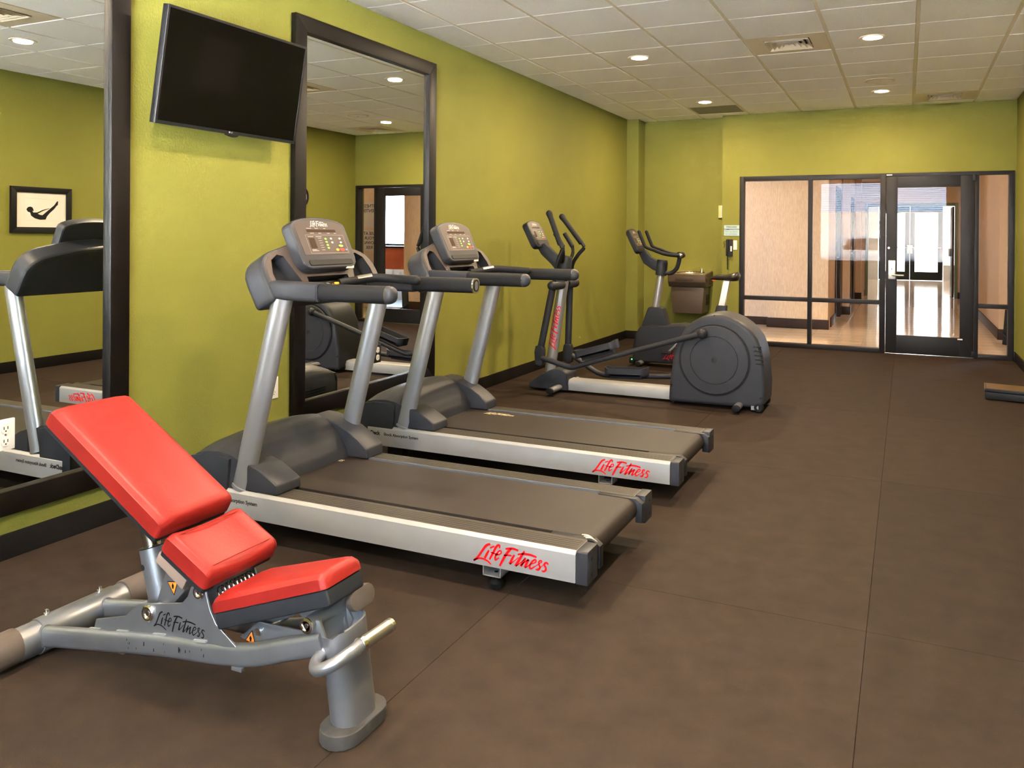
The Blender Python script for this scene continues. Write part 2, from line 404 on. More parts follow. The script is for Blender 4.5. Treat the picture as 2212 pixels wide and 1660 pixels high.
# suspended ceiling
ceiling = struct('ceiling', MB().box(-.12, XR+.12, WIN_Y-.12, YA+.12, CEIL+.03, CEIL+.2), 'tile_white')
GX = [0.0] + [0.3345+.61*k for k in range(7)] + [XR]; GY = [4.4352+.61*j for j in range(-10, 10)]
GY = [y for y in GY if y > WIN_Y+.05]
for x in GX[1:-1]:
    MB().box(x-.012, x+.012, WIN_Y, YA if x < XS else YB, CEIL, CEIL+.028).build('grid_runner', 'grid_white', ceiling)
for y in GY:
    MB().box(0, XR, y-.012, y+.012, CEIL+.0015, CEIL+.029).build('grid_cross_tee', 'grid_white', ceiling)
for a in (MB().box(0, .02, WIN_Y, YC, CEIL-.001, CEIL+.02), MB().box(XR-.02, XR, WIN_Y, YB, CEIL-.001, CEIL+.02), MB().box(XS, XR, YB-.02, YB, CEIL-.001, CEIL+.02)):
    a.build('wall_angle', 'grid_white', ceiling)
VENTS = [(2.4695, 6.570), (3.6895, 9.620), (2.4695, 3.520)]; RETURN = (1.2495, 9.620)
def at_vent(x, y): return any(abs(x-a) < .1 and abs(y-b) < .1 for a, b in VENTS+[RETURN])
tile_cache = {}
ysl = [WIN_Y] + GY + [YA]
for i in range(len(GX)-1):
    for j in range(len(ysl)-1):
        x0, x1, y0, y1 = GX[i], GX[i+1], ysl[j], ysl[j+1]
        if x0 > 1.3: y1 = min(y1, YB)
        if y1-y0 < .05: continue
        if at_vent((x0+x1)/2, (y0+y1)/2): continue
        sx, sy = x1-x0-.027, y1-y0-.014; key = (round(sx,3), round(sy,3))
        if key not in tile_cache:
            t = MB().box(-sx/2, sx/2, -sy/2, sy/2, -.0055, .02).build('ceiling_tile', 'tile_white', ceiling, bevel=.002, seg=1)
            tile_cache[key] = t.data; t.location = ((x0+x1)/2, (y0+y1)/2, CEIL)
        else: piece('ceiling_tile', tile_cache[key], ceiling, ((x0+x1)/2, (y0+y1)/2, CEIL))
# downlights
def spot(name, loc, energy, col, angle=165, blend=0.35, size=0.012):
    l = bpy.data.lights.new(name, 'SPOT'); l.energy = energy; l.color = col; l.spot_size = math.radians(angle); l.spot_blend = blend; l.shadow_soft_size = size
    o = bpy.data.objects.new(name, l); COL.objects.link(o); o.location = loc
    return o
def downlight(x, y, z, label, energy, col, group):
    t = thing('recessed_downlight', label, 'ceiling light', (x, y, z), group)
    MB().lathe([(.070,0),(.070,-.004),(.095,-.006),(.098,-.002),(.098,0)], (x,y,z), (0,0,1), 28).build('trim_ring', 'grid_white', t)
    MB().lathe([(.069,-.001),(.069,-.006),(.05,-.010),(.0005,-.012)], (x,y,z), (0,0,1), 28).build('lamp_lens', 'lamp_lens', t)
    l = bpy.data.lights.new('downlight_beam', 'AREA'); l.shape = 'DISK'; l.size = .125; l.energy = energy; l.color = col
    s = bpy.data.objects.new('downlight_beam', l); COL.objects.link(s); s.location = (0,0,-.0135); s.parent = t
names = {(0,9.010):'recessed downlight beside the grey return grille by the alcove', (1,9.010):'far recessed downlight just beyond the round ceiling speaker',
 (0,6.570):'recessed downlight in the tile column nearer the green left wall, above the elliptical trainer', (1,6.570):'larger recessed downlight beside the square air diffuser',
 (0,4.130):'recessed downlight above the treadmills near the framed mirror', (1,4.130):'recessed downlight seen reflected at the upper left in the tall mirror',
 (0,1.690):'recessed downlight above the red weight bench', (1,1.690):'recessed downlight over the open floor beside the camera',
 (0,-.750):'recessed downlight by the window wall above the left corner', (1,-.750):'recessed downlight by the window wall behind the camera'}
for i, x in enumerate((1.2495, 3.0795)):
    for y in (9.010, 6.570, 4.130, 1.690, -.750):
        downlight(x, y, CEIL-.0055, names[(i, y)], DOWN_W, DOWN_COL, 'recessed downlights of the gym ceiling')
# square air diffusers
def diffuser(x, y, label):
    z = CEIL; t = thing('air_diffuser', label, 'vent', (x, y, z-.004), 'square air diffusers')
    h = .294
    m = MB(); m.box(x-h,x+h,y-h,y-.17,z-.004,z+.002); m.box(x-h,x+h,y+.17,y+h,z-.004,z+.002); m.box(x-h,x-.17,y-.17,y+.17,z-.004,z+.002); m.box(x+.17,x+h,y-.17,y+.17,z-.004,z+.002)
    m.build('face_plate', 'vent_metal', t)
    MB().box(x-.17,x+.17,y-.17,y+.17,z+.024,z+.029).build('duct_back', 'vent_dark', t)
    for k, r in enumerate((.168, .128, .088, .048)):
        m = MB(); r0 = r-.034; zt, zb = z+.018, z-.014
        P = lambda q, zz: [(x-q,y-q,zz),(x+q,y-q,zz),(x+q,y+q,zz),(x-q,y+q,zz)]
        v = P(r,zb)+P(r0,zt)+P(r-.003,zb)+P(r0-.003,zt)
        f = []
        for e in range(4):
            e2 = (e+1)%4; f += [(e,e2,4+e2,4+e),(8+e,12+e,12+e2,8+e2),(e,8+e,8+e2,e2),(4+e,4+e2,12+e2,12+e)]
        m.add(v, f).build('louver', 'vent_metal', t, flat=True)
    MB().box(x-.006,x+.006,y+.02,y+.15,z-.006,z-.002).build('cross_brace', 'vent_metal', t)
diffuser(*VENTS[0], 'square air diffuser between the two nearer downlights')
diffuser(*VENTS[1], 'square air diffuser above the glass door at the back wall')
diffuser(*VENTS[2], 'square air diffuser seen reflected in the tall mirror, above the open floor')
x, y = RETURN
t = thing('return_grille', 'flat grey perforated return air grille next to the alcove', 'vent', (x, y, CEIL-.004))
MB().box(x-.294,x+.294,y-.294,y+.294,CEIL-.003,CEIL+.003).build('grille_frame', 'vent_metal', t)
MB().box(x-.27,x+.27,y-.27,y+.27,CEIL-.006,CEIL-.0028).build('perforated_panel', 'return_grille', t)
x, y = 3.0795, 8.400
t = thing('ceiling_speaker', 'round white ceiling speaker near the far downlight', 'speaker', (x, y, CEIL-.0055))
MB().lathe([(.14,0),(.14,-.004),(.118,-.008),(.112,-.006)], (x,y,CEIL-.0055), (0,0,1), 32).build('rim', 'grid_white', t)
MB().lathe([(.112,-.001),(.112,-.006),(.0005,-.010)], (x,y,CEIL-.0055), (0,0,1), 32).build('grille', 'tile_white', t)
MB().lathe([(.006,-.008),(.006,-.013),(.0005,-.014)], (x,y,CEIL-.0055), (0,0,1), 10).build('screw', 'plastic_black', t)

# ------------------------------------------------------------------ glass storefront and door
YF0, YF1 = YB-.01, YB+.10
sf = MB().box(SFX0, 1.492, YF0, YF1, 0, SFZ).build('window_1', 'store_frame', None, bevel=.002); sf['kind'] = 'structure'
def bar(x0, x1, z0, z1, name='mullion', dy=0): return MB().box(x0, x1, YF0+dy, YF1-dy, z0, z1).build(name, 'store_frame', sf, bevel=.002)
bar(1.492, 3.045, 2.018, SFZ, 'head_rail'); bar(3.105, 4.395, 2.035, SFZ, 'head_rail'); bar(1.492, 3.045, 0, .050, 'sill_rail')
bar(2.249, 2.293, .050, 2.018); bar(3.045, 3.105, 0, SFZ, 'door_jamb'); bar(4.012, 4.052, 0, 2.035, 'door_jamb'); bar(4.340, 4.395, 0, 2.035)
bar(1.492, 2.249, .560, .606, 'transom_bar'); bar(2.293, 3.045, .560, .606, 'transom_bar'); bar(4.052, 4.340, .560, .606, 'transom_bar'); bar(4.052, 4.340, 0, .045, 'sill_rail')
yg = (YF0+YF1)/2
for x0, x1, z0, z1 in ((1.492,2.249,.606,2.018),(2.293,3.045,.606,2.018),(1.492,2.249,.050,.560),(2.293,3.045,.050,.560),(4.052,4.340,.606,2.035),(4.052,4.340,.045,.560)):
    MB().add([(x0,yg,z0),(x1,yg,z0),(x1,yg,z1),(x0,yg,z1)], [(0,1,2,3)]).build('pane', 'glass', sf, flat=True)
d = MB(); DX0, DX1, DZ0, DZ1 = 3.109, 4.008, .012, 2.031
YD0, YD1 = YB-.005, YB+.04
door = MB().box(DX0, 3.228, YD0, YD1, DZ0, DZ1).build('door_1', 'store_frame', None, bevel=.002); door['kind'] = 'structure'
MB().box(3.872, DX1, YD0, YD1, DZ0, DZ1).build('hinge_stile', 'store_frame', door, bevel=.002)
MB().box(3.228, 3.872, YD0, YD1, 1.910, DZ1).build('top_rail', 'store_frame', door, bevel=.002)
MB().box(3.228, 3.872, YD0, YD1, DZ0, .217).build('bottom_rail', 'store_frame', door, bevel=.002)
MB().add([(3.228,YB+.018,.217),(3.872,YB+.018,.217),(3.872,YB+.018,1.910),(3.228,YB+.018,1.910)], [(0,1,2,3)]).build('pane', 'glass', door, flat=True)
h = MB().box(3.133, 3.215, YD0-.02, YD0-.0005, .855, 1.075).build('lock_plate', 'steel', door, bevel=.012, seg=3)
MB().cyl((3.172,YD0-.018,.905),(3.172,YD0-.06,.905),.011).tube([(3.172,YD0-.055,.905),(3.20,YD0-.06,.905),(3.30,YD0-.06,.903)],.010,10).build('lever', 'steel', h)
MB().prism([(3.170,YD0-.021,.965),(3.180,YD0-.021,.965),(3.175,YD0-.021,1.0)],(0,-.002,0)).build('keyhole', 'plastic_black', h)
MB().lathe([(.016,0),(.016,.008),(.010,.014),(.0005,.014)],(3.128+.012,YD0,1.215),(0,-1,0)).build('peephole', 'chrome', door)
MB().box(3.85, 3.90, YD0-.004, YD0-.0005, .198, .212).build('maker_tag', 'plate_white', door)
MB().box(3.11, 3.17, YF0-.003, YF0-.0005, 2.048, 2.060).build('maker_tag', 'plate_white', sf)
for z in (1.97, .02): MB().box(3.985, 4.02, YD0-.025, YD0-.0005, z, z+.075 if z > 1 else z+.06).build('pivot_hinge', 'plastic_black', door, bevel=.004)
struct('trim_1', MB().box(3.105, 4.012, YF0, YF1+.05, .0005, .010), 'chrome', bevel=.002)
baseboard('baseboard_corner', XR-.02, XR-.0005, YB-.06, YB-.011)

# ------------------------------------------------------------------ hall and corridor beyond the glass
HC = 2.62; YH = 12.25; XL2, XR2 = 2.30, 4.44; YP = 20.0; YE = 28.0
fc = struct('floor_corridor', MB().box(-.5, 9.5, YB+.08, 17.0, -.10, -.004).box(2.0, 4.9, 17.0, YE+.1, -.10, -.004), 'grout')
TS = .328; tm = None
x0 = 3.48-TS*8
for i in range(15):
    for j in range(15):
        tx, ty = x0+TS*(i+.5), YB+.13+TS*(j+.5)
        if tx < 1.2 or tx > 5.2 or (ty > YH and (tx < XL2-.1 or tx > XR2+.2)): continue
        if tm is None:
            o = MB().box(-TS/2+.002, TS/2-.002, -TS/2+.002, TS/2-.002, -.004, .0).build('floor_tile', 'corridor_tile', fc, bevel=.0008, seg=1); tm = o.data; o.location = (tx, ty, 0)
        else: piece('floor_tile', tm, fc, (tx, ty, 0))
# farther floor: the joints come from the material
mt = mat('corridor_tile_far', (0.72, 0.56, 0.40), 0.10, spec=0.5); nt = mt.node_tree
tc = nt.nodes.new('ShaderNodeTexCoord'); br = nt.nodes.new('ShaderNodeTexBrick'); br.offset = 0; br.inputs['Scale'].default_value = 1
br.inputs['Color1'].default_value = (.72,.56,.40,1); br.inputs['Color2'].default_value = (.70,.54,.385,1); br.inputs['Mortar'].default_value = (.30,.22,.15,1)
br.inputs['Mortar Size'].default_value = .003; br.inputs['Brick Width'].default_value = TS; br.inputs['Row Height'].default_value = TS
mp = nt.nodes.new('ShaderNodeMapping'); mp.inputs['Location'].default_value = (-x0 % TS, 0, 0)
nt.links.new(tc.outputs['Object'], mp.inputs[0]); nt.links.new(mp.outputs[0], br.inputs[0]); nt.links.new(br.outputs[0], nt.nodes['Principled BSDF'].inputs['Base Color'])
MB().box(2.2, 4.75, YB+.13+TS*15, YE, -.004, 0).build('tiled_field', mt, fc)
MB().box(-.5, 1.19, YB+.09, YH+.5, -.004, .001).build('carpet_field', 'red_carpet', fc)
struct('ceiling_corridor', MB().box(-.6, 9.6, YA+.001, 17.1, HC, HC+.1).box(1.9, 5.0, 17.1, YE+.15, HC, HC+.1), 'tile_white')
struct('wall_hall_far', MB().box(-.6, 1.455, YH+.32, YH+.42, 0, HC), 'wall_tan')
struct('wall_hall_end', MB().box(-.6, -.5, YA+.121, YH+.32, 0, HC), 'wall_tan')
struct('wall_hall_bump', MB().box(1.455, XL2, YH+.05, YH+.42, 0, HC), 'wall_tan')
baseboard('baseboard_hall_far', -.5, 1.45, YH+.305, YH+.3195, .12, 'base_brown')
baseboard('baseboard_hall_bump', 1.44, XL2+.015, YH+.03, YH+.0495, .14, 'base_brown')
# corridor left wall with door recesses and pilasters
DOORS_L = [(13.55, 14.45), (15.3, 16.2), (17.3, 18.2)]
m = MB(); yy = YH+.42
for a, b in DOORS_L:
    m.box(XL2-.12, XL2, yy, a, 0, HC); m.box(XL2-.12, XL2, a, b, 2.1, HC); yy = b
m.box(XL2-.12, XL2, yy, YP, 0, HC)
struct('wall_corridor_left', m, 'wall_tan_plain')
for k, (a, b) in enumerate(DOORS_L):
    dd = MB().box(XL2-.09, XL2-.05, a+.04, b-.04, .01, 2.06).build('door_%d' % (k+2), 'door_brown', None, bevel=.003); dd['kind'] = 'structure'
    MB().box(XL2-.119, XL2+.02, a-.05, a+.038, 0, 2.15).build('jamb', 'base_brown', dd); MB().box(XL2-.119, XL2+.02, b-.038, b+.05, 0, 2.15).build('jamb', 'base_brown', dd)
    MB().box(XL2-.119, XL2+.02, a+.038, b-.038, 2.062, 2.15).build('lintel', 'base_brown', dd)
    MB().cyl((XL2-.05, b-.12, 1.0),(XL2+.0, b-.12, 1.0), .018).build('knob', 'steel', dd)
for k, (a, b) in enumerate(((YH+.42, 13.49), (14.51, 15.24), (16.26, 17.24), (18.26, YP-.01))):
    baseboard('baseboard_corridor_left_%d' % k, XL2+.0005, XL2+.016, a, b, .14, 'base_brown')
for k, y in enumerate((15.0, 18.9)):
    struct('wall_pilaster_%d' % (k+1), MB().box(XL2+.017, XL2+.13, y-.12, y+.12, 0, HC), 'wall_tan_plain')
    baseboard('baseboard_pilaster_%d' % (k+1), XL2+.0175, XL2+.145, y-.135, y+.135, .14, 'base_brown')
struct('wall_corridor_right', MB().box(XR2, XR2+.12, YH-.1, YP, 0, HC), 'wall_tan_plain')
baseboard('baseboard_corridor_right', XR2-.016, XR2-.0005, YH-.116, YP-.01, .14, 'base_brown')
# return wall to the right with an opening into the lobby
m = MB().box(XR2+.12, 4.90, YH-.1, YH+.02, 0, HC); m.box(4.90, 5.42, YH-.1, YH+.02, 2.2, HC); m.box(5.42, 7.2, YH-.1, YH+.02, 0, HC)
struct('wall_lobby_near', m, 'wall_tan')
baseboard('baseboard_lobby_near', XR2+.0005, 4.90, YH-.116, YH-.1005, .14, 'base_brown')
struct('wall_lobby_side', MB().box(9.5, 9.6, YA, 17.1, 0, HC), 'lobby_wall')
struct('wall_hall_near', MB().box(4.54, 9.5, YA-.1, YA, 0, HC), 'wall_tan')
LWX0, LWX1 = 6.6, 8.9
m = MB().box(4.6, LWX0, 17.0, 17.1, 0, HC); m.box(LWX1, 9.5, 17.0, 17.1, 0, HC); m.box(LWX0, LWX1, 17.0, 17.1, 0, 1.05); m.box(LWX0, LWX1, 17.0, 17.1, 2.4, HC)
struct('wall_lobby_back', m, 'lobby_wall')
MB().box(4.6, 9.5, YH+.1, 17.0, -.003, .002).build('lobby_carpet', 'lobby_floor', fc)
portal('lobby_daylight', ((LWX0+LWX1)/2, 17.12, 1.72), (math.radians(90), 0, 0), LWX1-LWX0, 1.35)
wn = MB().box(LWX0, LWX1, 17.03, 17.07, 1.05, 1.10).build('window_3', 'store_frame', None); wn['kind'] = 'structure'
MB().box(LWX0, LWX1, 17.03, 17.07, 2.35, 2.4).build('head_rail', 'store_frame', wn)
MB().add([(LWX0,17.05,1.1),(LWX1,17.05,1.1),(LWX1,17.05,2.35),(LWX0,17.05,2.35)], [(0,1,2,3)]).build('pane', 'glass_window', wn, flat=True)
# corridor end: portal with open leaf, vestibule, glazed double doors
m = MB().box(XL2-.12, 2.46, YP, YP+.12, 0, HC); m.box(4.36, XR2+.12, YP, YP+.12, 0, HC); m.box(2.46, 4.36, YP, YP+.12, 2.12, HC)
struct('wall_corridor_end', m, 'wall_tan_plain')
pf = MB().box(2.46, 2.52, YP-.03, YP+.15, 0, 2.12).build('trim_2', 'frame_greengrey', None, bevel=.003); pf['kind'] = 'structure'
MB().box(4.30, 4.36, YP-.03, YP+.15, 0, 2.12).build('jamb', 'frame_greengrey', pf, bevel=.003); MB().box(2.52, 4.30, YP-.03, YP+.15, 2.05, 2.12).build('lintel', 'frame_greengrey', pf, bevel=.003)
baseboard('baseboard_corridor_end', 4.362, XR2-.017, YP-.015, YP-.0005, .14, 'base_brown')
baseboard('baseboard_corridor_end_left', XL2+.147, 2.455, YP-.015, YP-.0005, .14, 'base_brown')
od = MB().box(4.255, 4.297, YP+.16, YP+1.05, .01, 2.04).build('door_5', 'door_brown', None, bevel=.003); od['kind'] = 'structure'
MB().box(4.20, 4.254, YP+.45, YP+.75, .92, 1.10).build('push_bar_case', 'steel', od, bevel=.01)
struct('wall_vestibule_left', MB().box(XL2-.3, XL2-.2, YP+.12, YE, 0, HC), 'lobby_wall')
struct('wall_vestibule_right', MB().box(4.75, 4.85, YP+.12, YE, 0, HC), 'lobby_wall')
struct('wall_vestibule_shoulder', MB().box(XR2+.12, 4.85, YP, YP+.12, 0, HC).box(XL2-.3, XL2-.12, YP, YP+.12, 0, HC), 'lobby_wall')
def glazed_leaf(name, x0, x1, y, hinge):
    st = .14; o = MB().box(x0, x0+st, y, y+.045, .01, 2.35).build(name, 'store_frame', None, bevel=.003); o['kind'] = 'structure'
    MB().box(x1-st, x1, y, y+.045, .01, 2.35).build('stile', 'store_frame', o, bevel=.003)
    MB().box(x0+st, x1-st, y, y+.045, .01, .27).build('bottom_rail', 'store_frame', o); MB().box(x0+st, x1-st, y, y+.045, 2.12, 2.35).build('top_rail', 'store_frame', o)
    MB().add([(x0+st,y+.02,.27),(x1-st,y+.02,.27),(x1-st,y+.02,2.12),(x0+st,y+.02,2.12)], [(0,1,2,3)]).build('pane', 'glass', o, flat=True)
    MB().cyl((x0+.05,y-.05,1.03),(x1-.05,y-.05,1.03),.014,10).build('push_bar', 'steel', o)
    xx = x0+.03 if hinge == 'R' else x1-.03
    MB().box(xx-.045, xx+.045, y-.03, y, .84, 1.12).build('lock_plate', 'plate_white', o, bevel=.01)
glazed_leaf('door_6', 2.52, 3.42, YE, 'L'); glazed_leaf('door_7', 3.43, 4.36, YE, 'R')
struct('wall_entrance', MB().box(XL2-.3, 2.50, YE-.02, YE+.1, 0, HC).box(4.38, 4.85, YE-.02, YE+.1, 0, .5).box(2.50, 4.38, YE-.02, YE+.1, 2.37, HC).box(4.38, 4.85, YE-.02, YE+.1, 2.37, HC), 'lobby_wall')
# outside
struct('ground', MB().box(-30, 34, YE+.1, 70, -.15, -.06).box(-30, 34, -40, WIN_Y-.12, -.15, -.06), 'pavement')
struct('ground_side', MB().box(9.6, 40, WIN_Y-.12, YE+.1, -.15, -.06).box(-30, -.62, WIN_Y-.12, YE+.1, -.15, -.06), 'asphalt')
struct('wall_added_shade', MB().box(-2.2, -2.0, YE+.1, 36.0, -.06, 1.7).box(8.0, 8.2, YE+.1, 36.0, -.06, 3.3).box(-2.2, 8.2, 36.0, 36.2, -.06, 3.3), 'ext_wall')  # screen walls added to shade the ground outside the entrance doors
struct('ceiling_added_shade', MB().box(-2.2, 8.2, YE+.1, 36.2, 3.3, 3.45), 'ext_wall')  # roof added to keep sun and sky off that ground
# hall lamps; the two vestibule ones are added to whiten its walls
for k, (x, y, lb) in enumerate(((2.3, 11.2, 'hall downlight outside the glass wall'), (3.9, 11.2, 'hall downlight outside the glass door'), (0.6, 11.4, 'hall downlight above the red carpet'), (3.37, 13.8, 'first corridor downlight past the hall corner'),
      (3.37, 16.4, 'middle corridor downlight between the brown doors'), (3.37, 18.9, 'last corridor downlight before the open portal'), (3.37, 22.5, 'first added vestibule fill light beyond the open portal'), (3.37, 26.2, 'added vestibule fill light just inside the glazed double doors'), (6.2, 11.3, 'hall downlight beside the posted notices'))):
    downlight(x, y, HC, lb, HALL_W*(3.2 if y > 20 else 1), HALL_COL if y < 20 else (1.0, .93, .84), 'corridor downlights')
# window behind the camera
wb = MB().box(WX0, WX1, WIN_Y-.09, WIN_Y-.03, WZ0, WZ0+.05).build('window_2', 'store_frame', None); wb['kind'] = 'structure'
MB().box(WX0, WX1, WIN_Y-.09, WIN_Y-.03, WZ1-.05, WZ1).build('head_rail', 'store_frame', wb)
for x in (WX0, 2.73, WX1-.05): MB().box(x, x+.05, WIN_Y-.09, WIN_Y-.03, WZ0+.05, WZ1-.05).build('mullion', 'store_frame', wb)
for a, b in ((WX0+.05, 2.73), (2.78, WX1-.05)):
    MB().add([(a,WIN_Y-.06,WZ0+.05),(b,WIN_Y-.06,WZ0+.05),(b,WIN_Y-.06,WZ1-.05),(a,WIN_Y-.06,WZ1-.05)], [(0,1,2,3)]).build('pane', 'glass_window', wb, flat=True)
for a, b, lb in ((WX0+.02, 2.745, 'white slatted window blind, the one whose reflection shows in the glass wall'), (2.765, WX1-.02, 'white slatted window blind near the right wall behind the camera')):
    t = thing('window_blind', lb, 'blind', ((a+b)/2, WIN_Y+.03, WZ0-.02), 'window blinds')
    MB().box(a, b, WIN_Y+.006, WIN_Y+.056, WZ1-.045, WZ1).build('head_box', 'blind_white', t)
    m = MB(); n = 45
    for k in range(n):
        z = WZ0+.02+(WZ1-.07-WZ0)*k/(n-1); m.obox(((a+b)/2, WIN_Y+.031, z), ((b-a)/2,0,0), (0,.0225*.97,.0225*.24), (0,-.0002,.0008))
    sl = m.build('slats', 'blind_white', t, flat=True); sl['kind'] = 'stuff'
    MB().box(a, b, WIN_Y+.01, WIN_Y+.052, WZ0-.02, WZ0).build('bottom_rail', 'blind_white', t)

# ------------------------------------------------------------------ mirrors
def mirror(y0, y1, z0, z1, label, cuts=()):
    t = thing('wall_mirror', label, 'mirror', (0.001, (y0+y1)/2, z0), 'tall framed wall mirrors')
    fw, dp = .098, .038
    for nm, pts in (('frame_rail', [(y0,z0),(y1,z0),(y1-fw,z0+fw),(y0+fw,z0+fw)]), ('frame_rail', [(y0,z1),(y1,z1),(y1-fw,z1-fw),(y0+fw,z1-fw)]),
                    ('frame_stile', [(y0,z0),(y0,z1),(y0+fw,z1-fw),(y0+fw,z0+fw)]), ('frame_stile', [(y1,z0),(y1,z1),(y1-fw,z1-fw),(y1-fw,z0+fw)])):
        MB().prism([(.001, a, b) for a, b in pts], (dp,0,0)).build(nm, 'frame_wood', t, bevel=.003)
    MB().box(.002, .012, y0+fw-.004, y1-fw+.004, z0+fw-.004, z1-fw+.004).build('mirror_glass', 'mirror_glass', t, flat=True)
    return t
mirror(3.735, 5.295, .225, 2.636, 'tall dark-framed wall mirror behind the treadmills, beside the television')
mirror(1.070, 2.628, .187, 2.636, 'tall dark-framed wall mirror behind the red weight bench')
def outlet(name, y, z, label, plate, face, x=.0125, w=.038, h=.062):
    t = thing(name, label, 'outlet', (x, y, z-h))
    MB().box(x, x+.006, y-w, y+w, z-h, z+h).build('cover_plate', plate, t, bevel=.002)
    for s in (-1, 1):
        r = MB().prism([(x+.0055, y+a, z+s*.026+b) for a, b in rrect(-.017,.017,-.019,.019,.012)], (.003,0,0)).build('receptacle', face, t)
        MB().box(x+.0084,x+.0092,y-.009,y-.006,z+s*.026-.004,z+s*.026+.008).box(x+.0084,x+.0092,y+.006,y+.009,z+s*.026-.004,z+s*.026+.008).box(x+.0084,x+.0092,y-.003,y+.003,z+s*.026-.013,z+s*.026-.008).build('slots', 'plastic_black', r)
    MB().lathe([(.004,0),(.004,.002),(.0005,.002)], (x+.006,y,z), (1,0,0), 8).build('screw', 'steel', t)
outlet('wall_outlet', 2.077, .510, 'white duplex outlet set in the mirror beside the bench', 'plate_white', 'plate_white')
outlet('wall_outlet', 4.588, .510, 'white duplex outlet with black plate set in the mirror behind the treadmills', 'plate_black', 'plate_white')
outlet('wall_outlet', 3.602, .440, 'white outlet on green wall beside the near treadmill post', 'plate_white', 'plate_white', x=.0005)

# ------------------------------------------------------------------ television
TY0, TY1 = 2.682, 3.626; tb, tt = Vector((.125,0,1.842)), Vector((.213,0,2.388))
t = thing('television', 'black flat-screen television tilted down from the green wall between the mirrors', 'television', (.02, (TY0+TY1)/2, 2.0))
U = (tt-tb).normalized(); N = Vector((U.z,0,-U.x)); H = (tt-tb).length
def tvp(y, u, n): p = tb + U*u + N*n; return (p.x, y, p.z)
MB().prism([tvp(TY0,0,0), tvp(TY1,0,0), tvp(TY1,H,0), tvp(TY0,H,0)], -N*.032).build('casing', 'tv_bezel', t, bevel=.004)
b = .013
for nm, q in (('bezel', [(TY0,0),(TY1,0),(TY1-b,b+.004),(TY0+b,b+.004)]), ('bezel', [(TY0,H),(TY1,H),(TY1-b,H-b),(TY0+b,H-b)]), ('bezel', [(TY0,0),(TY0,H),(TY0+b,H-b),(TY0+b,b+.004)]), ('bezel', [(TY1,0),(TY1,H),(TY1-b,H-b),(TY1-b,b+.004)])):
    MB().prism([tvp(a, c, .0002) for a, c in q], N*.004).build(nm, 'tv_bezel', t, bevel=.001, seg=1)
MB().prism([tvp(TY0+b,b+.004,.0003), tvp(TY1-b,b+.004,.0003), tvp(TY1-b,H-b,.0003), tvp(TY0+b,H-b,.0003)], N*.0015).build('screen', 'tv_screen', t, flat=True)
yc = (TY0+TY1)/2
MB().prism([tvp(yc+a, c, -.002) for a, c in arc(0, 0, .045, .014, 180, 360, 12)], N*.008).build('logo_bump', 'tv_bezel', t)
m = MB(); o0 = Vector(tvp(yc-.012, .0105, .0048)); m.lathe([(.0045,0),(.0045,.0003),(.0030,.0003),(.0030,0)], o0-Vector((0,.006,0))+U*.0, N, 14)
text_mb('LG', .011, tvp(yc-.010, .0065, .0048), (0,1,0), U, mb=m); m.build('brand_mark', 'white_print', t, flat=True, recalc=False)
MB().box(.0005,.02,yc-.12,yc+.12,1.98,2.24).build('wall_plate', 'plastic_black', t)
MB().prism([(.02,yc-.10,2.05),(.02,yc-.10,2.2),tvp(yc-.10,.33,-.033),tvp(yc-.10,.18,-.033)],(0,.03,0)).build('bracket_arm', 'plastic_black', t)
MB().prism([(.02,yc+.07,2.05),(.02,yc+.07,2.2),tvp(yc+.07,.33,-.033),tvp(yc+.07,.18,-.033)],(0,.03,0)).build('bracket_arm', 'plastic_black', t)

# ------------------------------------------------------------------ things on the back and right walls
t = thing('wall_sign', 'pale blue two-way communication sign above the wall phone', 'sign', (1.345, YB-.001, 1.343))
MB().box(1.250, 1.438, YB-.006, YB-.0005, 1.343, 1.474).build('sign_panel', 'sign_blue', t, bevel=.001, seg=1)
ex, ey = (1,0,0), (0,0,1)
m = text_mb('TWO-WAY', .026, (1.344, YB-.0065, 1.443), ex, ey, 'CENTER', bold=.0006); text_mb('COMMUNICATION', .0225, (1.344, YB-.0065, 1.416), ex, ey, 'CENTER', m, bold=.0006)
m.build('sign_heading', 'black_print', t, flat=True, recalc=False)
m = text_mb('Pick up phone', .0265, (1.344, YB-.0065, 1.386), ex, ey, 'CENTER'); text_mb('for assistance.', .0265, (1.344, YB-.0065, 1.358), ex, ey, 'CENTER', m)
m.build('sign_text', mat('grey_green_print', (.10,.15,.15), .6), t, flat=True, recalc=False)
t = thing('wall_phone', 'black wall phone with hanging cord beside the glass wall', 'phone', (1.325, YB-.001, 1.09))
MB().box(1.292, 1.362, YB-.035, YB-.0005, 1.088, 1.300).build('phone_base', 'plastic_black', t, bevel=.008)
MB().prism_y([(1.286,1.092),(1.312,1.088),(1.314,1.30),(1.288,1.302)], YB-.070, YB-.034).build('handset', 'plastic_black', t, bevel=.009)
MB().box(1.336, 1.356, YB-.0385, YB-.0345, 1.150, 1.215).build('label_card', 'plate_white', t, bevel=.001, seg=1)
m = MB(); m.tube([(1.306+.006*math.sin(k*1.9), YB-.05+.006*math.cos(k*1.9), 1.09-.0024*k) for k in range(70)], .003, 5); m.build('coiled_cord', 'cord_black', t)
m = MB(); m.tube([(1.292,YB-.012,1.27),(1.262,YB-.01,1.275),(1.245,YB-.01,1.25),(1.262,YB-.008,1.235),(1.250,YB-.008,1.20)], .003, 6, smooth=4); m.build('line_cord', 'cord_black', t)
t = thing('switch_plate', 'white blank wall plate just beside the black phone', 'wall plate', (1.39, YB-.001, 1.17))
MB().box(1.366, 1.412, YB-.006, YB-.0005, 1.168, 1.286).build('plate', 'plate_white', t, bevel=.002)
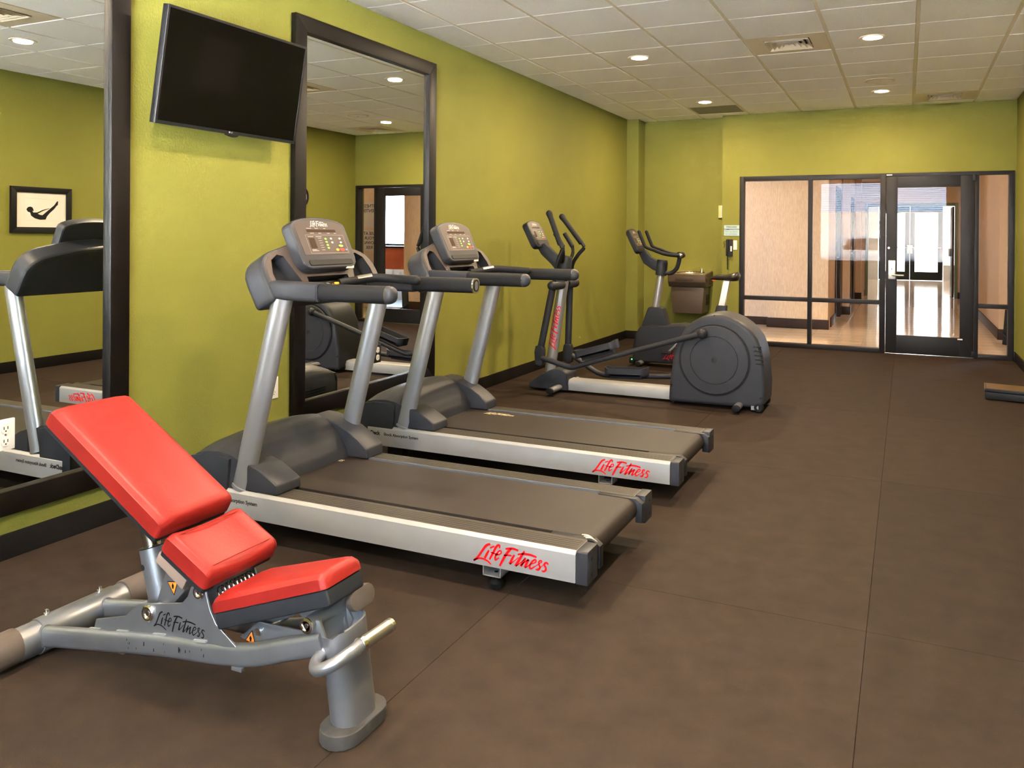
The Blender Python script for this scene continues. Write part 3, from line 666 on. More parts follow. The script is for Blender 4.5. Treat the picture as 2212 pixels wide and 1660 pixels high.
MB().lathe([(.003,0),(.003,.002),(.0005,.002)],(1.389,YB-.006,1.27),(0,-1,0),8).lathe([(.003,0),(.003,.002),(.0005,.002)],(1.389,YB-.006,1.185),(0,-1,0),8).build('screws', 'steel', t)
t = thing('wall_box', 'small white box on the alcove wall above the phone', 'alarm box', (1.18, YA-.001, 1.57))
MB().box(1.140, 1.218, YA-.02, YA-.0005, 1.568, 1.728).build('back_plate', mat('plate_green', (.50,.50,.20), .4), t, bevel=.002)
MB().box(1.178, 1.216, YA-.055, YA-.0195, 1.572, 1.724).build('housing', 'plate_white', t, bevel=.005)
for k in range(6): MB().box(1.184, 1.210, YA-.0565, YA-.0548, 1.60+.018*k, 1.606+.018*k).build('slot', 'grey_print', t)
# framed print and clock on the right wall (seen in the mirrors)
py0, py1, pz0, pz1 = 4.87, 5.475, 1.322, 1.765
t = thing('framed_picture', 'black-framed print of a dark exercising figure silhouette, reflected in the tall mirror', 'picture', (XR-.001, 5.1, pz0))
fw = .055
for q in ([(py0,pz0),(py1,pz0),(py1-fw,pz0+fw),(py0+fw,pz0+fw)], [(py0,pz1),(py1,pz1),(py1-fw,pz1-fw),(py0+fw,pz1-fw)], [(py0,pz0),(py0,pz1),(py0+fw,pz1-fw),(py0+fw,pz0+fw)], [(py1,pz0),(py1,pz1),(py1-fw,pz1-fw),(py1-fw,pz0+fw)]):
    MB().prism([(XR-.0005,a,b) for a, b in q], (-.028,0,0)).build('frame_side', 'plastic_black', t, bevel=.002)
MB().box(XR-.016, XR-.001, py0+fw-.002, py1-fw+.002, pz0+fw-.002, pz1-fw+.002).build('mat_board', 'paper_white', t)
m = MB()
A = lambda px, py: (XR-.0168, py0+.6*(px-165)/835, pz1-.445*(py-165)/640)
bod = [(375,480),(395,448),(430,438),(458,450),(478,495),(458,500),(470,520),(520,518),(600,480),(700,452),(690,462),(610,492),(530,535),(560,550),(595,555),(680,480),(760,410),(800,352),(818,350),(812,408),(800,410),(760,465),(700,520),(660,570),(640,615),(560,620),(490,600),(440,565),(425,520),(395,512)]
m.add([A(*p) for p in bod], [tuple(range(len(bod)))]); m.build('silhouette', 'black_print', t, flat=True)
m = MB()
for a, b in (((345,318),(845,338)), ((345,318),(352,630)), ((845,338),(850,640)), ((352,630),(850,640))):
    p, q = Vector(A(*a)), Vector(A(*b)); d_ = (q-p).normalized(); s_ = Vector((1,0,0)).cross(d_)*.0012; m.add([p-s_,q-s_,q+s_,p+s_], [(0,1,2,3)])
m.build('mat_line', 'paper_tan', t, flat=True)
cy_, cz_ = 8.86, 1.85
t = thing('wall_clock', 'round black-rimmed wall clock on the right wall, reflected at the mirror edge', 'clock', (XR-.001, cy_, cz_-.15))
MB().lathe([(.150,0),(.150,.035),(.138,.042),(.130,.03),(.130,.012)], (XR-.0005,cy_,cz_), (-1,0,0), 40, cap=False).build('rim', 'plastic_black', t)
MB().lathe([(.131,.0),(.131,.012),(.0005,.012)], (XR-.0005,cy_,cz_), (-1,0,0), 40).build('dial', 'paper_white', t)
for k in range(12):
    a = math.radians(30*k); c = Vector((XR-.0135, cy_+.112*math.sin(a), cz_+.112*math.cos(a))); r_ = Vector((0,math.sin(a),math.cos(a)))*.011; s_ = Vector((0,math.cos(a),-math.sin(a)))*.003
    MB().obox(c, r_, s_, (.0006,0,0)).build('hour_mark', 'black_print', t)
for a, l, w_ in ((math.radians(300), .065, .006), (math.radians(60), .095, .004)):
    d_ = Vector((0,-math.sin(a),math.cos(a))); MB().obox(Vector((XR-.0155,cy_,cz_))+d_*l*.4, d_*l*.6, Vector((0,d_.z,-d_.y))*w_, (.0008,0,0)).build('hand', 'black_print', t)
t = thing('rules_poster', 'white rules poster on the right wall, faintly reflected in the television', 'poster', (XR-.001, 6.95, 1.63))
MB().box(XR-.004, XR-.0005, 6.66, 7.24, 1.63, 2.22).build('sheet', 'paper_white', t)
m = MB()
for k in range(11):
    z = 2.06-.036*k; m.add([(XR-.0045,6.72,z),(XR-.0045,7.18-.05*(k%3),z),(XR-.0045,7.18-.05*(k%3),z+.010),(XR-.0045,6.72,z+.010)], [(0,1,2,3)])
m.build('print_lines', 'grey_print', t, flat=True, recalc=False)['kind'] = 'stuff'
# posted notices beyond the glass (seen reflected)
def notice(x0, x1, z0, z1, label, lines, paper='paper_white'):
    yy = YH-.101
    t = thing('notice', label, 'poster', ((x0+x1)/2, yy, z0), 'notices on the hall wall')
    MB().box(x0, x1, yy-.003, yy, z0, z1).build('sheet', paper, t)
    m = MB()
    for txt, sz, z in lines: text_mb(txt, sz, ((x0+x1)/2, yy-.0035, z), (1,0,0), (0,0,1), 'CENTER', m, bold=.001)
    if lines: m.build('print', 'black_print', t, flat=True, recalc=False)
notice(5.44, 5.86, 1.45, 1.92, 'white fitness centre notice, topmost of the sheets on the hall wall', [('FITNESS', .085, 1.82), ('CENTER', .085, 1.735)])
notice(5.48, 5.82, 1.02, 1.41, 'white use at your own risk notice, middle sheet on the hall wall', [('USE AT', .08, 1.32), ('YOUR', .08, 1.235), ('OWN', .08, 1.15), ('RISK', .08, 1.065)])
notice(5.52, 5.74, .76, .97, 'small tan notice, lowest sheet on the hall wall', [], 'paper_tan')
# reception furniture in the lobby (seen through the door in the mirror)
t = thing('reception_desk', 'orange-fronted reception desk below the lobby window', 'desk', (7.6, 15.9, 0))
MB().box(6.5, 8.7, 15.7, 16.3, 1.02, 1.06).build('desk_top', 'base_brown', t, bevel=.004)
MB().box(6.55, 8.65, 15.74, 15.77, .52, 1.02).build('front_panel', 'desk_orange', t)
for x in (6.6, 7.25, 7.95, 8.6):
    for y in (15.78, 16.22): MB().cyl((x,y,0),(x,y,1.02),.02,10).build('leg', 'chrome', t)
# low platform by the right wall
t = thing('low_platform', 'low black platform with warm reflection coloured on top, reaching in from the right wall', 'step platform', (4.16, 7.7, 0))
a = Vector((3.925,7.575,0)); dx = Vector((.455,-.085,0)); dy = Vector((.02,.30,0))
def pf(u, v, z): p = a + dx*u + dy*v; return (p.x, p.y, z)
MB().prism([pf(0,0,.008),pf(1,0,.008),pf(1,1,.008),pf(0,1,.008)], (0,0,.057)).build('body', 'plastic_black', t, bevel=.006)
MB().prism([pf(-.005,-.01,.070),pf(1,-.01,.070),pf(1,1,.070),pf(-.005,1,.070)], (0,0,.022)).build('top_slab', 'plastic_dark', t, bevel=.002)
MB().prism([pf(.02,.03,.0925),pf(1,.03,.0925),pf(1,.97,.0925),pf(.02,.97,.0925)], (0,0,.0012)).build('top_reflection', 'platform_warm_reflection', t)  # warm reflection on the top, coloured in as a brown sheet
MB().prism([pf(-.009,-.01,.086),pf(.004,-.01,.086),pf(.004,1,.086),pf(-.009,1,.086)], (0,0,.0065)).build('edge_strip', 'chrome', t)
MB().prism([pf(-.009,-.01,.060),pf(-.0005,-.01,.060),pf(-.0005,1,.060),pf(-.009,1,.060)], (0,0,.004)).build('edge_strip', 'chrome', t)
for u in (.08,.92):
    for v in (.15,.85): p = pf(u,v,0); MB().cyl(p, (p[0],p[1],.01), .02, 10).build('foot', 'plastic_black', t)
# folded black stand on the hall floor next to the side pane
t = thing('floor_stand', 'black folded stand leaning in the hall behind the side pane', 'stand', (4.50, 11.6, 0))
MB().prism([(4.43,11.62,.0),(4.50,11.55,.0),(4.56,11.60,.42),(4.46,11.64,.44)], (.05,.05,0)).build('panel', 'plastic_black', t, bevel=.004)
MB().prism([(4.40,11.60,.16),(4.44,11.56,.14),(4.60,11.40,.0),(4.56,11.40,.0)], (.03,.03,0)).build('leg', 'plastic_black', t)

# ------------------------------------------------------------------ drinking fountain
t = thing('drinking_fountain', 'taupe wall-mounted drinking fountain with steel basin in the alcove', 'drinking fountain', (.84, YA-.001, .37))
fx0, fx1, fy = .600, 1.075, 9.86
MB().prism_y([(fx0+.05,.372),(fx1-.05,.372),(fx1-.03,.698),(fx0+.03,.698)], fy+.05, YA-.0005).build('cabinet', 'fountain_taupe', t, bevel=.006)
basin = MB().prism([(fx0,fy,.762),(fx0,fy,.860),(fx0,YA-.0005,.892),(fx0,YA-.0005,.700),(fx0,fy+.05,.700)], (fx1-fx0,0,0)).build('basin_body', 'fountain_taupe', t, bevel=.014, seg=3)
bx, by = (fx0+fx1)/2, fy+.205; tn = Vector((0,-.0725,1)).normalized(); tc_ = Vector((bx,by,.8755))
cut(basin, MB().lathe([(.005,-.07),(.12,-.06),(.175,-.025),(.19,.03)], tc_, tn, 28))
stp = MB().prism([(x_,y_,.8605+(y_-fy)*.0728) for x_,y_ in rrect(fx0+.012, fx1-.012, fy+.012, YA-.005, .02)], (0,0,.0010)).build('steel_top', 'fountain_steel', t)
cut(stp, MB().lathe([(.178,-.06),(.178,.06)], tc_, tn, 28))
MB().lathe([(.005,-.068),(.118,-.058),(.173,-.023),(.186,.0015),(.196,.003),(.196,.001)], tc_, tn, 32, cap=False).build('steel_bowl', 'fountain_steel', t, recalc=True)
MB().lathe([(.018,0),(.018,.02),(.010,.035),(.008,.055),(.0005,.06)], (bx+.14,by+.02,.878), (0,0,1), 14).build('bubbler', 'chrome', t)
MB().prism([(bx+.115,by+.0,.935),(bx+.14,by+.0,.920),(bx+.14,by+.04,.920),(bx+.115,by+.04,.935)], (-.004,0,.012)).build('mouth_guard', 'chrome', t)
MB().prism([(x_, fy-.0005, z_) for x_, z_ in rrect(fx0+.10, fx1-.15, .788, .832, .02)], (0,-.008,0)).build('push_bar', 'fountain_taupe', t, bevel=.003)
MB().prism([(fx1+.0005, y_, z_) for y_, z_ in rrect(fy+.05, fy+.12, .788, .832, .02)], (.006,0,0)).build('push_bar', 'fountain_taupe', t, bevel=.002)
for k in range(7): MB().box(fx1-.034, fx1-.0295, fy+.20, fy+.36, .47+.02*k, .480+.02*k).build('vent_slot', 'plastic_black', t)
for k in range(3): MB().box(fx1-.0005, fx1+.0008, fy+.20, fy+.36, .735+.022*k, .745+.022*k).build('vent_slot', 'plastic_black', t)

# ------------------------------------------------------------------ treadmills
def console_face(t, par, C, ex, U, N, hw, H, full=True):
    """printed panel of a machine console: C bottom centre of the face, ex across, U up, N outward"""
    def P(a, u, n=.0008): return Vector(C)+Vector(ex)*a*hw+U*u*H+N*n
    def quad(pts, n=.0008): return MB().add([P(a,u,n) for a,u in pts], [tuple(range(len(pts)))])
    pan = MB().prism([P(a,u,.0002) for a,u in [(-.84,.26),(.84,.26)]+[(.88*x, .80+.13*z) for x,z in arc(0,0,1,1,0,180,12)]], N*.0008).build('face_panel', 'plastic_taupe', par)
    logo_mb(P(-.34,.795,.0014), Vector(ex), U, hw*.66).build('logo', 'white_print', pan, flat=True, recalc=False)
    quad([(-.52,.69),(.55,.69),(.55,.745),(-.52,.745)], .0014).build('display_strip', 'lens_brown', pan, flat=True)
    quad([(-.55,.38),(-.33,.38),(-.33,.58),(-.55,.58)], .0014).build('profile_window', 'lens_brown', pan, flat=True)
    m = MB()
    for z, lst in ((.765, ((-.5,-.32),(-.2,-.08),(.12,.2))), (.672, ((-.42,-.28),(-.12,-.02),(.2,.3),(.46,.54))), (.605, ((-.55,-.35),(-.27,-.05))), (.355, ((-.55,-.38),)), (.335, ((-.55,-.32),))):
        for a, b in lst: m.add([P(a,z-.006,.0014),P(b,z-.006,.0014),P(b,z+.006,.0014),P(a,z+.006,.0014)], [(0,1,2,3)])
    for k in range(6): m.add([P(-.2,.57-.045*k,.0014),P(-.08,.57-.045*k,.0014),P(-.08,.578-.045*k,.0014),P(-.2,.578-.045*k,.0014)], [(0,1,2,3)])
    for a0,a1,u0,u1 in ((-.62,.78,.635,.639),(-.62,.78,.285,.289)): m.add([P(a0,u0,.0013),P(a1,u0,.0013),P(a1,u1,.0013),P(a0,u1,.0013)], [(0,1,2,3)])
    for a in (-.62,.775): m.add([P(a,.285,.0013),P(a+.008,.285,.0013),P(a+.008,.639,.0013),P(a,.639,.0013)], [(0,1,2,3)])
    m.build('legend', 'grey_print', pan, flat=True, recalc=False)
    def btn(a, u, rx, ry, mt, nm='button'):
        MB().prism([P(a+rx*math.cos(q), u+ry*math.sin(q), .001) for q in [math.pi*2*i/10 for i in range(10)]], N*.002).build(nm, mt, pan)
    for k in range(4): btn(.06, .56-.06*k, .045, .018, 'btn_green')
    for a in (.27,.60):
        for k in range(2): btn(a, .565-.075*k, .035, .018, 'plate_white')
    btn(.55, .42, .09, .025, 'btn_green'); btn(.38, .345, .055, .024, 'btn_orange'); btn(.56, .345, .10, .028, 'btn_red', 'stop_button'); btn(.72, .345, .035, .018, 'btn_blue')
    MB().prism([P(a,u,.0005) for a,u in rrect(-.80,.80,.06,.16,.045)], N*.003).build('reading_ledge', 'plastic_black', par, bevel=.001, seg=1)

def treadmill(Y0, label, first):
    """Y0: near outer side of the deck; front towards the left wall"""
    YC_ = Y0+.3925
    t = thing('treadmill', label, 'treadmill', (1.36, YC_, 0), 'treadmills facing the left wall')
    Yf = Y0+.785
    # side rails
    for s, ya, yb in ((0, Y0, Y0+.122), (1, Yf-.122, Yf)):
        yo, yi = (ya, yb) if s == 0 else (yb, ya); sg = 1 if s == 0 else -1
        prof = [(yo,.104),(yo,.205),(yo+sg*.012,.217),(yi,.217),(yi,.196),(yo+sg*.045,.190),(yo+sg*.045,.104)]
        rail = MB().prism([(.46,y,z) for y,z in prof], (1.81,0,0)).build('side_rail', 'rail_alu', t, bevel=.003)
        MB().box(.88, 2.268, min(yo+sg*.016,yi), max(yo+sg*.016,yi), .2172, .2185).build('foot_platform', 'deck_strip', rail)
        for k in range(5):
            yk = yo+sg*(.03+.017*k); MB().box(.90, 2.26, yk-.002, yk+.002, .2186, .2196).build('grip_rib', 'deck_strip', rail)
        MB().prism([(2.271,y,z) for y,z in [(yo,.102),(yo,.214),(yo+sg*.006,.2195),(yi-sg*.02,.2195),(yi-sg*.02,.102)]], (.045,0,0)).build('end_cap', 'plastic_mid', rail, bevel=.005)
        for z in (.13,.185): MB().lathe([(.006,0),(.006,.0015),(.0005,.0015)], (2.3155,(yo+yi)/2-sg*.02,z), (1,0,0), 10).build('cap_screw', 'plastic_black', rail)
        MB().prism([(x_,yi-sg*.002,z_) for x_,z_ in [(2.12,.219),(2.29,.219),(2.318,.20),(2.318,.12),(2.29,.12),(2.29,.19),(2.26,.2155),(2.12,.2155)]], (0,sg*.035,0)).build('belt_guard', 'plastic_dark', rail, bevel=.002)
    MB().box(.80, 2.12, Yf-.126, Yf-.120, .205, .2225).build('edge_trim', 'blue_strip', t)
    # belt, deck
    b0, b1 = Y0+.155, Yf-.138
    pr = [(.70,.206),(.70,.2165),(2.25,.2165)]+[(2.25+.046*math.sin(a),.1705+.046*math.cos(a)) for a in [math.pi*i/10 for i in range(1,11)]]+[(.70,.1245),(.70,.135),(2.25,.134),(2.25,.206)]
    MB().prism_y(pr, b0, b1).build('running_belt', 'belt_rubber', t, angle=25)
    MB().box(.72, 2.20, Y0+.125, Yf-.125, .155, .2).build('deck_board', 'plastic_black', t)
    lg = MB(); logo_mb((.61 if first else .925, Y0+.555, .2169), (1,0,0), (0,1,0), .205, lg); lg.build('belt_logo', 'rope_cream', t, flat=True, recalc=False)
    MB().box(.46, 2.05, Y0+.05, Yf-.05, .105, .128).build('under_pan', 'plastic_black', t)
    for ya in (Y0+.03, Yf-.11):
        br = MB(); x0, x1, z0, z1 = 1.885, 1.960, .055, .104
        br.box(x0,x0+.004,ya,ya+.08,z0,z1).box(x1-.004,x1,ya,ya+.08,z0,z1).box(x0,x1,ya,ya+.08,z0,z0+.004); br.build('rear_bracket', 'rail_alu', t)
        MB().lathe([(.024,0),(.028,.008),(.028,.022),(.016,.034),(.008,.04),(.008,.06)], (1.922,ya+.04,0), (0,0,1), 16).build('levelling_foot', 'plastic_black', t)
    for ya in (Y0+.06, Yf-.12):
        MB().box(.56,.66,ya,ya+.06,.03,.105).build('front_support', 'plastic_black', t); MB().cyl((.61,ya+.005,.032),(.61,ya+.055,.032),.032).build('transport_wheel', 'plastic_black', t)
    # motor hood
    cx = [.395,.41,.44,.50,.57,.64,.70,.75,.79]; ct = [.30,.352,.385,.412,.425,.412,.372,.318,.250]; sd = [.28,.335,.352,.362,.368,.360,.335,.290,.232]
    def lerp(xs_, ys_, u):
        p = u*(len(xs_)-1); i = min(int(p), len(xs_)-2); return ys_[i]+(ys_[i+1]-ys_[i])*(p-i)
    h0, h1 = Y0+.018, Yf-.018
    def hood(u, v):
        q = abs(2*v-1); k = 1-q**3.5
        return (lerp(cx,cx,u)+(.012*q**4 if u < .3 else 0), h0+(h1-h0)*v, lerp(cx,sd,u)+(lerp(cx,ct,u)-lerp(cx,sd,u))*k)
    nu, nv = 25, 17; m = MB().grid(hood, nu, nv)
    k0 = len(m.v); base = [Vector((p.x, p.y, .13)) for p in m.v]; m.v += base
    for i in range(nu-1): m.f += [(i*nv, (i+1)*nv, k0+(i+1)*nv, k0+i*nv), (i*nv+nv-1, k0+i*nv+nv-1, k0+(i+1)*nv+nv-1, (i+1)*nv+nv-1)]
    for j in range(nv-1): m.f += [(j, k0+j, k0+j+1, j+1), ((nu-1)*nv+j, (nu-1)*nv+j+1, k0+(nu-1)*nv+j+1, k0+(nu-1)*nv+j)]
    hd = m.build('motor_hood', 'plastic_mid', t, angle=50)
    MB().prism_y([(.405,.135),(.405,.300),(.42,.338),(.50,.352),(.60,.356),(.645,.345),(.635,.235),(.620,.135)], Y0+.002, Y0+.0185).build('side_panel', 'plastic_dark', hd, bevel=.004)
    MB().prism_y([(.405,.135),(.405,.300),(.42,.338),(.50,.352),(.60,.356),(.645,.345),(.635,.235),(.620,.135)], Yf-.0185, Yf-.002).build('side_panel', 'plastic_dark', hd, bevel=.004)
    for k in range(7): MB().box(.388, .3945, Y0+.15, Yf-.15, .145+.019*k, .153+.019*k).build('vent_slot', 'plastic_black', hd)
    # covers at the feet of the uprights
    cp = [(.66,.2185),(.535,.385),(.56,.405),(.62,.403),(.70,.385),(.78,.352),(.85,.312),(.905,.268),(.908,.2185)]
    cpn = [(.735,.2185),(.735,.338),(.80,.320),(.86,.288),(.905,.262),(.908,.2185)]
    MB().prism_y(cpn, Y0+.012, Y0+.165).build('upright_cover', 'plastic_mid', t, bevel=.012, seg=3)
    MB().prism_y(cp, Yf-.150, Yf-.012).build('upright_cover', 'plastic_mid', t, bevel=.012, seg=3)
    # uprights
    for yy in (Y0+.040, Yf-.040):
        p0, p1 = Vector((.688,yy,.2175)), Vector((.908,yy,1.062))
        MB().tube([p0, p1], .051, 24, up=(0,1,0), ry=.032).build('upright', 'silver_paint', t)
        MB().tube([p0-Vector((0,0,.0002)), p0+Vector((.004,0,.012))], .056, 24, up=(0,1,0), ry=.037).build('weld_collar', 'silver_paint', t)
    # console bridge: arch, leaning towards the wall
    U = Vector((-.49,0,.872)).normalized(); N = Vector((U.z,0,-U.x)); C = Vector((.905, YC_, 1.05))
    def Q(a, u, n): return C + Vector((0,a,0)) + U*u + N*n
    hw = .400
    half = [(hw,0),(hw,.115)]+[(hw-.13+.13*math.cos(a), .125+.115*math.sin(a)) for a in [math.radians(d) for d in (15,30,45,60,75)]]+[(.24,.252),(.15,.275),(.0,.285)]
    out = [(-a,u) for a,u in half]; out = out + [(a,u) for a,u in reversed(half[:-1])]
    arch = MB().prism([Q(a,u,-.115) for a,u in out], N*.115).build('console_bridge', 'plastic_mid', t, bevel=.022, seg=4)
    pk = []
    for s in (-1, 1):
        pts = [(s*.345,.022),(s*.345,.125),(s*.322,.188),(s*.275,.214),(s*.238,.205),(s*.165,.025)]
        pk.append(pts)
    tray = [(-.145,.030),(.145,.030),(.145,.098),(-.145,.098)]
    plate = MB().prism([Q(a*.93,.012+u*.93,-.004) for a,u in out], N*.0055).build('bridge_face', 'plastic_taupe', arch, bevel=.001, seg=1)
    c = MB()
    for pts in pk: c.prism([Q(a,u,-.06) for a,u in pts], N*.1)
    c.prism([Q(a,u,-.05) for a,u in tray], N*.1)
    cut(plate, c)
    c = MB()
    for pts in pk: c.prism([Q(a,u,-.06) for a,u in pts], N*.1)
    c.prism([Q(a,u,-.05) for a,u in tray], N*.1)
    cut(arch, c)
    for s, pts in zip((-1,1), pk): MB().prism([Q(a*.998,u,-.0598) for a,u in pts], N*.002).build('cup_pocket', 'plastic_dark', arch)
    MB().prism([Q(a,u,-.0498) for a,u in [(p*.99,q) for p,q in tray]], N*.002).build('tray_liner', 'plastic_black', arch)
    # lower beam under the bridge
    MB().box(.845, .935, Y0+.07, Yf-.07, 1.044, 1.072).build('lower_beam', 'plastic_dark', t, bevel=.008)
    # display
    U2 = Vector((-.42,0,.907)).normalized(); N2 = Vector((U2.z,0,-U2.x)); C2 = Vector((.893, YC_, 1.172))
    def D(a, u, n): return C2 + Vector((0,a,0)) + U2*u + N2*n
    hb, Hh = .192, .262
    o2 = [(-hb+.05,0),(hb-.05,0)]+[(hb-.05+.05*math.cos(a), .05+.05*math.sin(a)) for a in [math.radians(d) for d in (-60,-30,0)]]+[(hb,.21)]+[(hb*math.cos(a), .215+.047*math.sin(a)) for a in [math.radians(d) for d in range(12,169,12)]]+[(-hb,.21)]+[(-hb+.05+.05*math.cos(a), .05+.05*math.sin(a)) for a in [math.radians(d) for d in (180,210,240)]]
    ds = MB().prism([D(a,u,-.062) for a,u in o2], N2*.062).build('display_console', 'plastic_mid', t, bevel=.014, seg=3)
    console_face(t, ds, D(0,0,0), (0,1,0), U2, N2, hb, Hh)
    MB().box(.885,.889,YC_+.10,YC_+.155,1.166,1.178).build('model_badge', 'plate_white', ds)
    # safety key on the ledge
    MB().obox(Q(.04,.035,.008), (0,.05,0), U*.006, N*.012).build('key_base', 'plastic_dark', arch)
    MB().obox(Q(.03,.046,.012), (0,.030,0), U*.006, N*.010).build('safety_key', 'btn_orange', arch, bevel=.002)
    m = MB(); m.tube([Q(.02,.045,.01),Q(-.06,.05,.03),Q(-.14,.02,.04),Q(-.08,-.02,.05),Q(-.02,-.01,.045)], .0025, 6, smooth=5); m.build('safety_cord', 'cord_black', arch)
    # arms with grips
    sec = rrect(-.038,.038,-.040,.040,.018)
    for s, yy in ((0, Y0+.040), (1, Yf-.040)):
        ar = MB().sweep([(.862,yy,1.089),(1.112,yy,1.086)], sec).build('arm_sleeve', 'plastic_mid', t, bevel=.004)
        MB().sweep([(1.112,yy,1.086),(1.120,yy,1.086)], [(a*.95,b*.95) for a,b in sec]).build('seal_ring', 'plastic_dark', ar)
        gs = rrect(-.033,.033,-.036,.036,.026); xe = 1.445
        MB().sweep([(1.120,yy,1.086),(xe,yy,1.087)], gs).build('grip', 'grip_foam', ar)
        MB().sweep([(xe+.0008,yy,1.087),(xe+.0026,yy,1.087)], [(a*1.012,b*1.012) for a,b in gs]).build('grip_ring', 'chrome', ar)
        if s == 1 and first:
            rim = MB(); g1 = [(a*1.0,b*1.0) for a,b in gs]; g2 = [(a*.78,b*.78) for a,b in gs]; n = len(gs)
            rim.sweep([(xe+.003,yy,1.087),(xe+.008,yy,1.087)], g1); o_ = rim.build('open_end', 'chrome', ar)
            MB().sweep([(xe+.0082,yy,1.087),(xe+.0090,yy,1.087)], g2).build('end_hole', 'plastic_black', ar)
            MB().sweep([(xe+.0091,yy,1.087),(xe+.0096,yy,1.087)], [(a*.45,b*.6) for a,b in gs]).build('end_plug', 'steel', ar)
        else:
            m = MB(); pts = []; sc = []
            for k in range(7):
                a = k/6*math.pi/2*.97; pts.append((xe+.003+.036*math.sin(a), yy, 1.087)); sc.append(math.cos(a)*.99+.01)
            m.sweep(pts, gs, scales=sc); m.build('end_cap', 'plastic_mid', ar)
    # pulse bar: curved grips below the console
    for s, zb in ((-1, 1.078), (1, 1.108)):
        m = MB(); m.tube([(.90,YC_+s*.03,zb-.01),(.94,YC_+s*.10,zb),(1.00,YC_+s*.17,zb+.012),(1.08,YC_+s*.215,zb+.008),(1.20,YC_+s*.225,zb+.002)], .021, 14, smooth=4)
        g = m.build('pulse_grip', 'grip_foam', t); MB().ball((1.20,YC_+s*.225,zb+.002), .0212).build('grip_tip', 'grip_foam', g)
        m = MB(); m.tube([(.945,YC_+s*.108,zb+.004),(.97,YC_+s*.140,zb+.010),(.99,YC_+s*.162,zb+.0145)], .0205, 14, smooth=4); m.build('pulse_sensor', 'steel', g)
    # lettering on the near side rail
    pl = (1,0,0); pu = (0,0,1)
    logo_mb((1.862, Y0-.0006, .118), pl, pu, .298, slant=.22, bold=1.3).build('side_logo', 'red_print', t, flat=True, recalc=False)
    m = text_mb('FlexDeck', .030, (.432, Y0-.0006, .166), pl, pu, bold=.0013); m.build('deck_name', 'black_print', t, flat=True, recalc=False); m = text_mb('Shock Absorption System', .0225, (.575, Y0-.0006, .166), pl, pu, bold=.0007)
    m.build('rail_lettering', 'black_print', t, flat=True, recalc=False)
    if first:
        m = MB()
        for k in range(3): m.tube([(2.235+.012*k,b0-.003-.012*k,.221),(2.262+.010*k,b0-.004-.01*k,.222),(2.298+.004*k,b0-.006-.006*k,.203),(2.309+.002*k,b0-.008,.172)], .0022, 5, smooth=4)
        m.build('frayed_cord', 'rope_cream', t)
    return t
treadmill(2.635, 'silver and charcoal treadmill nearest the red bench, one handrail missing its end cap', True)
treadmill(3.880, 'silver and charcoal treadmill between the nearer treadmill and the elliptical trainer', False)

# ------------------------------------------------------------------ elliptical trainer
def small_console(t, C, U, hw, H, th, name='display_console'):
    N = Vector((U.z,0,-U.x)); C = Vector(C)
    def D(a, u, n): return C+Vector((0,a,0))+U*u+N*n
    r = hw*.28
    o2 = [(-hw+r,0),(hw-r,0)]+[(hw-r+r*math.cos(a), r+r*math.sin(a)) for a in [math.radians(d) for d in (-60,-30,0)]]+[(hw,H*.80)]+[(hw*math.cos(a), H*.82+H*.18*math.sin(a)) for a in [math.radians(d) for d in range(12,169,12)]]+[(-hw,H*.80)]+[(-hw+r+r*math.cos(a), r+r*math.sin(a)) for a in [math.radians(d) for d in (180,210,240)]]
    ds = MB().prism([D(a,u,-th) for a,u in o2], N*th).build(name, 'plastic_dark', t, bevel=.012, seg=3)
    console_face(t, ds, D(0,0,0), (0,1,0), U, N, hw, H)
    return ds
EC = 6.40
t = thing('elliptical_trainer', 'charcoal elliptical trainer with large round flywheel disc and silver base', 'elliptical', (1.35, EC, 0))
MB().prism([(.69,y,z) for y,z in [(EC-.085,.022),(EC-.09,.075),(EC-.075,.105),(EC-.045,.112),(EC+.045,.112),(EC+.075,.105),(EC+.09,.075),(EC+.085,.022)]], (.96,0,0)).build('base_beam', 'rail_alu', t)
hub = MB().prism_y([(.365,.018),(.362,.05),(.42,.10),(.49,.147),(.56,.182),(.62,.197),(.68,.192),(.72,.165),(.728,.018)], EC-.11, EC+.11).build('front_hub', 'plastic_mid', t, bevel=.025, seg=3)
MB().lathe([(.005,0),(.005,.002),(.0005,.002)], (.66,EC-.11,.15), (0,-1,0), 8).lathe([(.005,0),(.005,.002),(.0005,.002)], (.69,EC-.11,.05), (0,-1,0), 8).build('hub_screw', 'plastic_black', hub)
for x in (.652, 2.172):
    st = MB().tube([(x,EC-.30,.047),(x,EC+.30,.047)], .030, 18, up=(0,0,1), ry=.024).build('stabilizer', 'silver_paint', t)
    for s in (-1,1):
        MB().tube([(x,EC+s*.30,.047),(x,EC+s*.325,.047)], .0305, 18, ry=.0245).build('end_cap', 'plastic_black', st, bevel=.003)
        MB().lathe([(.022,0),(.022,.008),(.008,.012),(.008,.026)], (x,EC+s*.28,0), (0,0,1), 12).build('foot', 'plastic_black', st)
p0, p1 = Vector((.515,EC,.15)), Vector((.640,EC,.96))
mast = MB().tube([p0,p1], .047, 22, up=(0,1,0), ry=.042).build('mast', 'silver_paint', t)
ax_ = (p1-p0).normalized(); nn = Vector((ax_.z,0,-ax_.x))
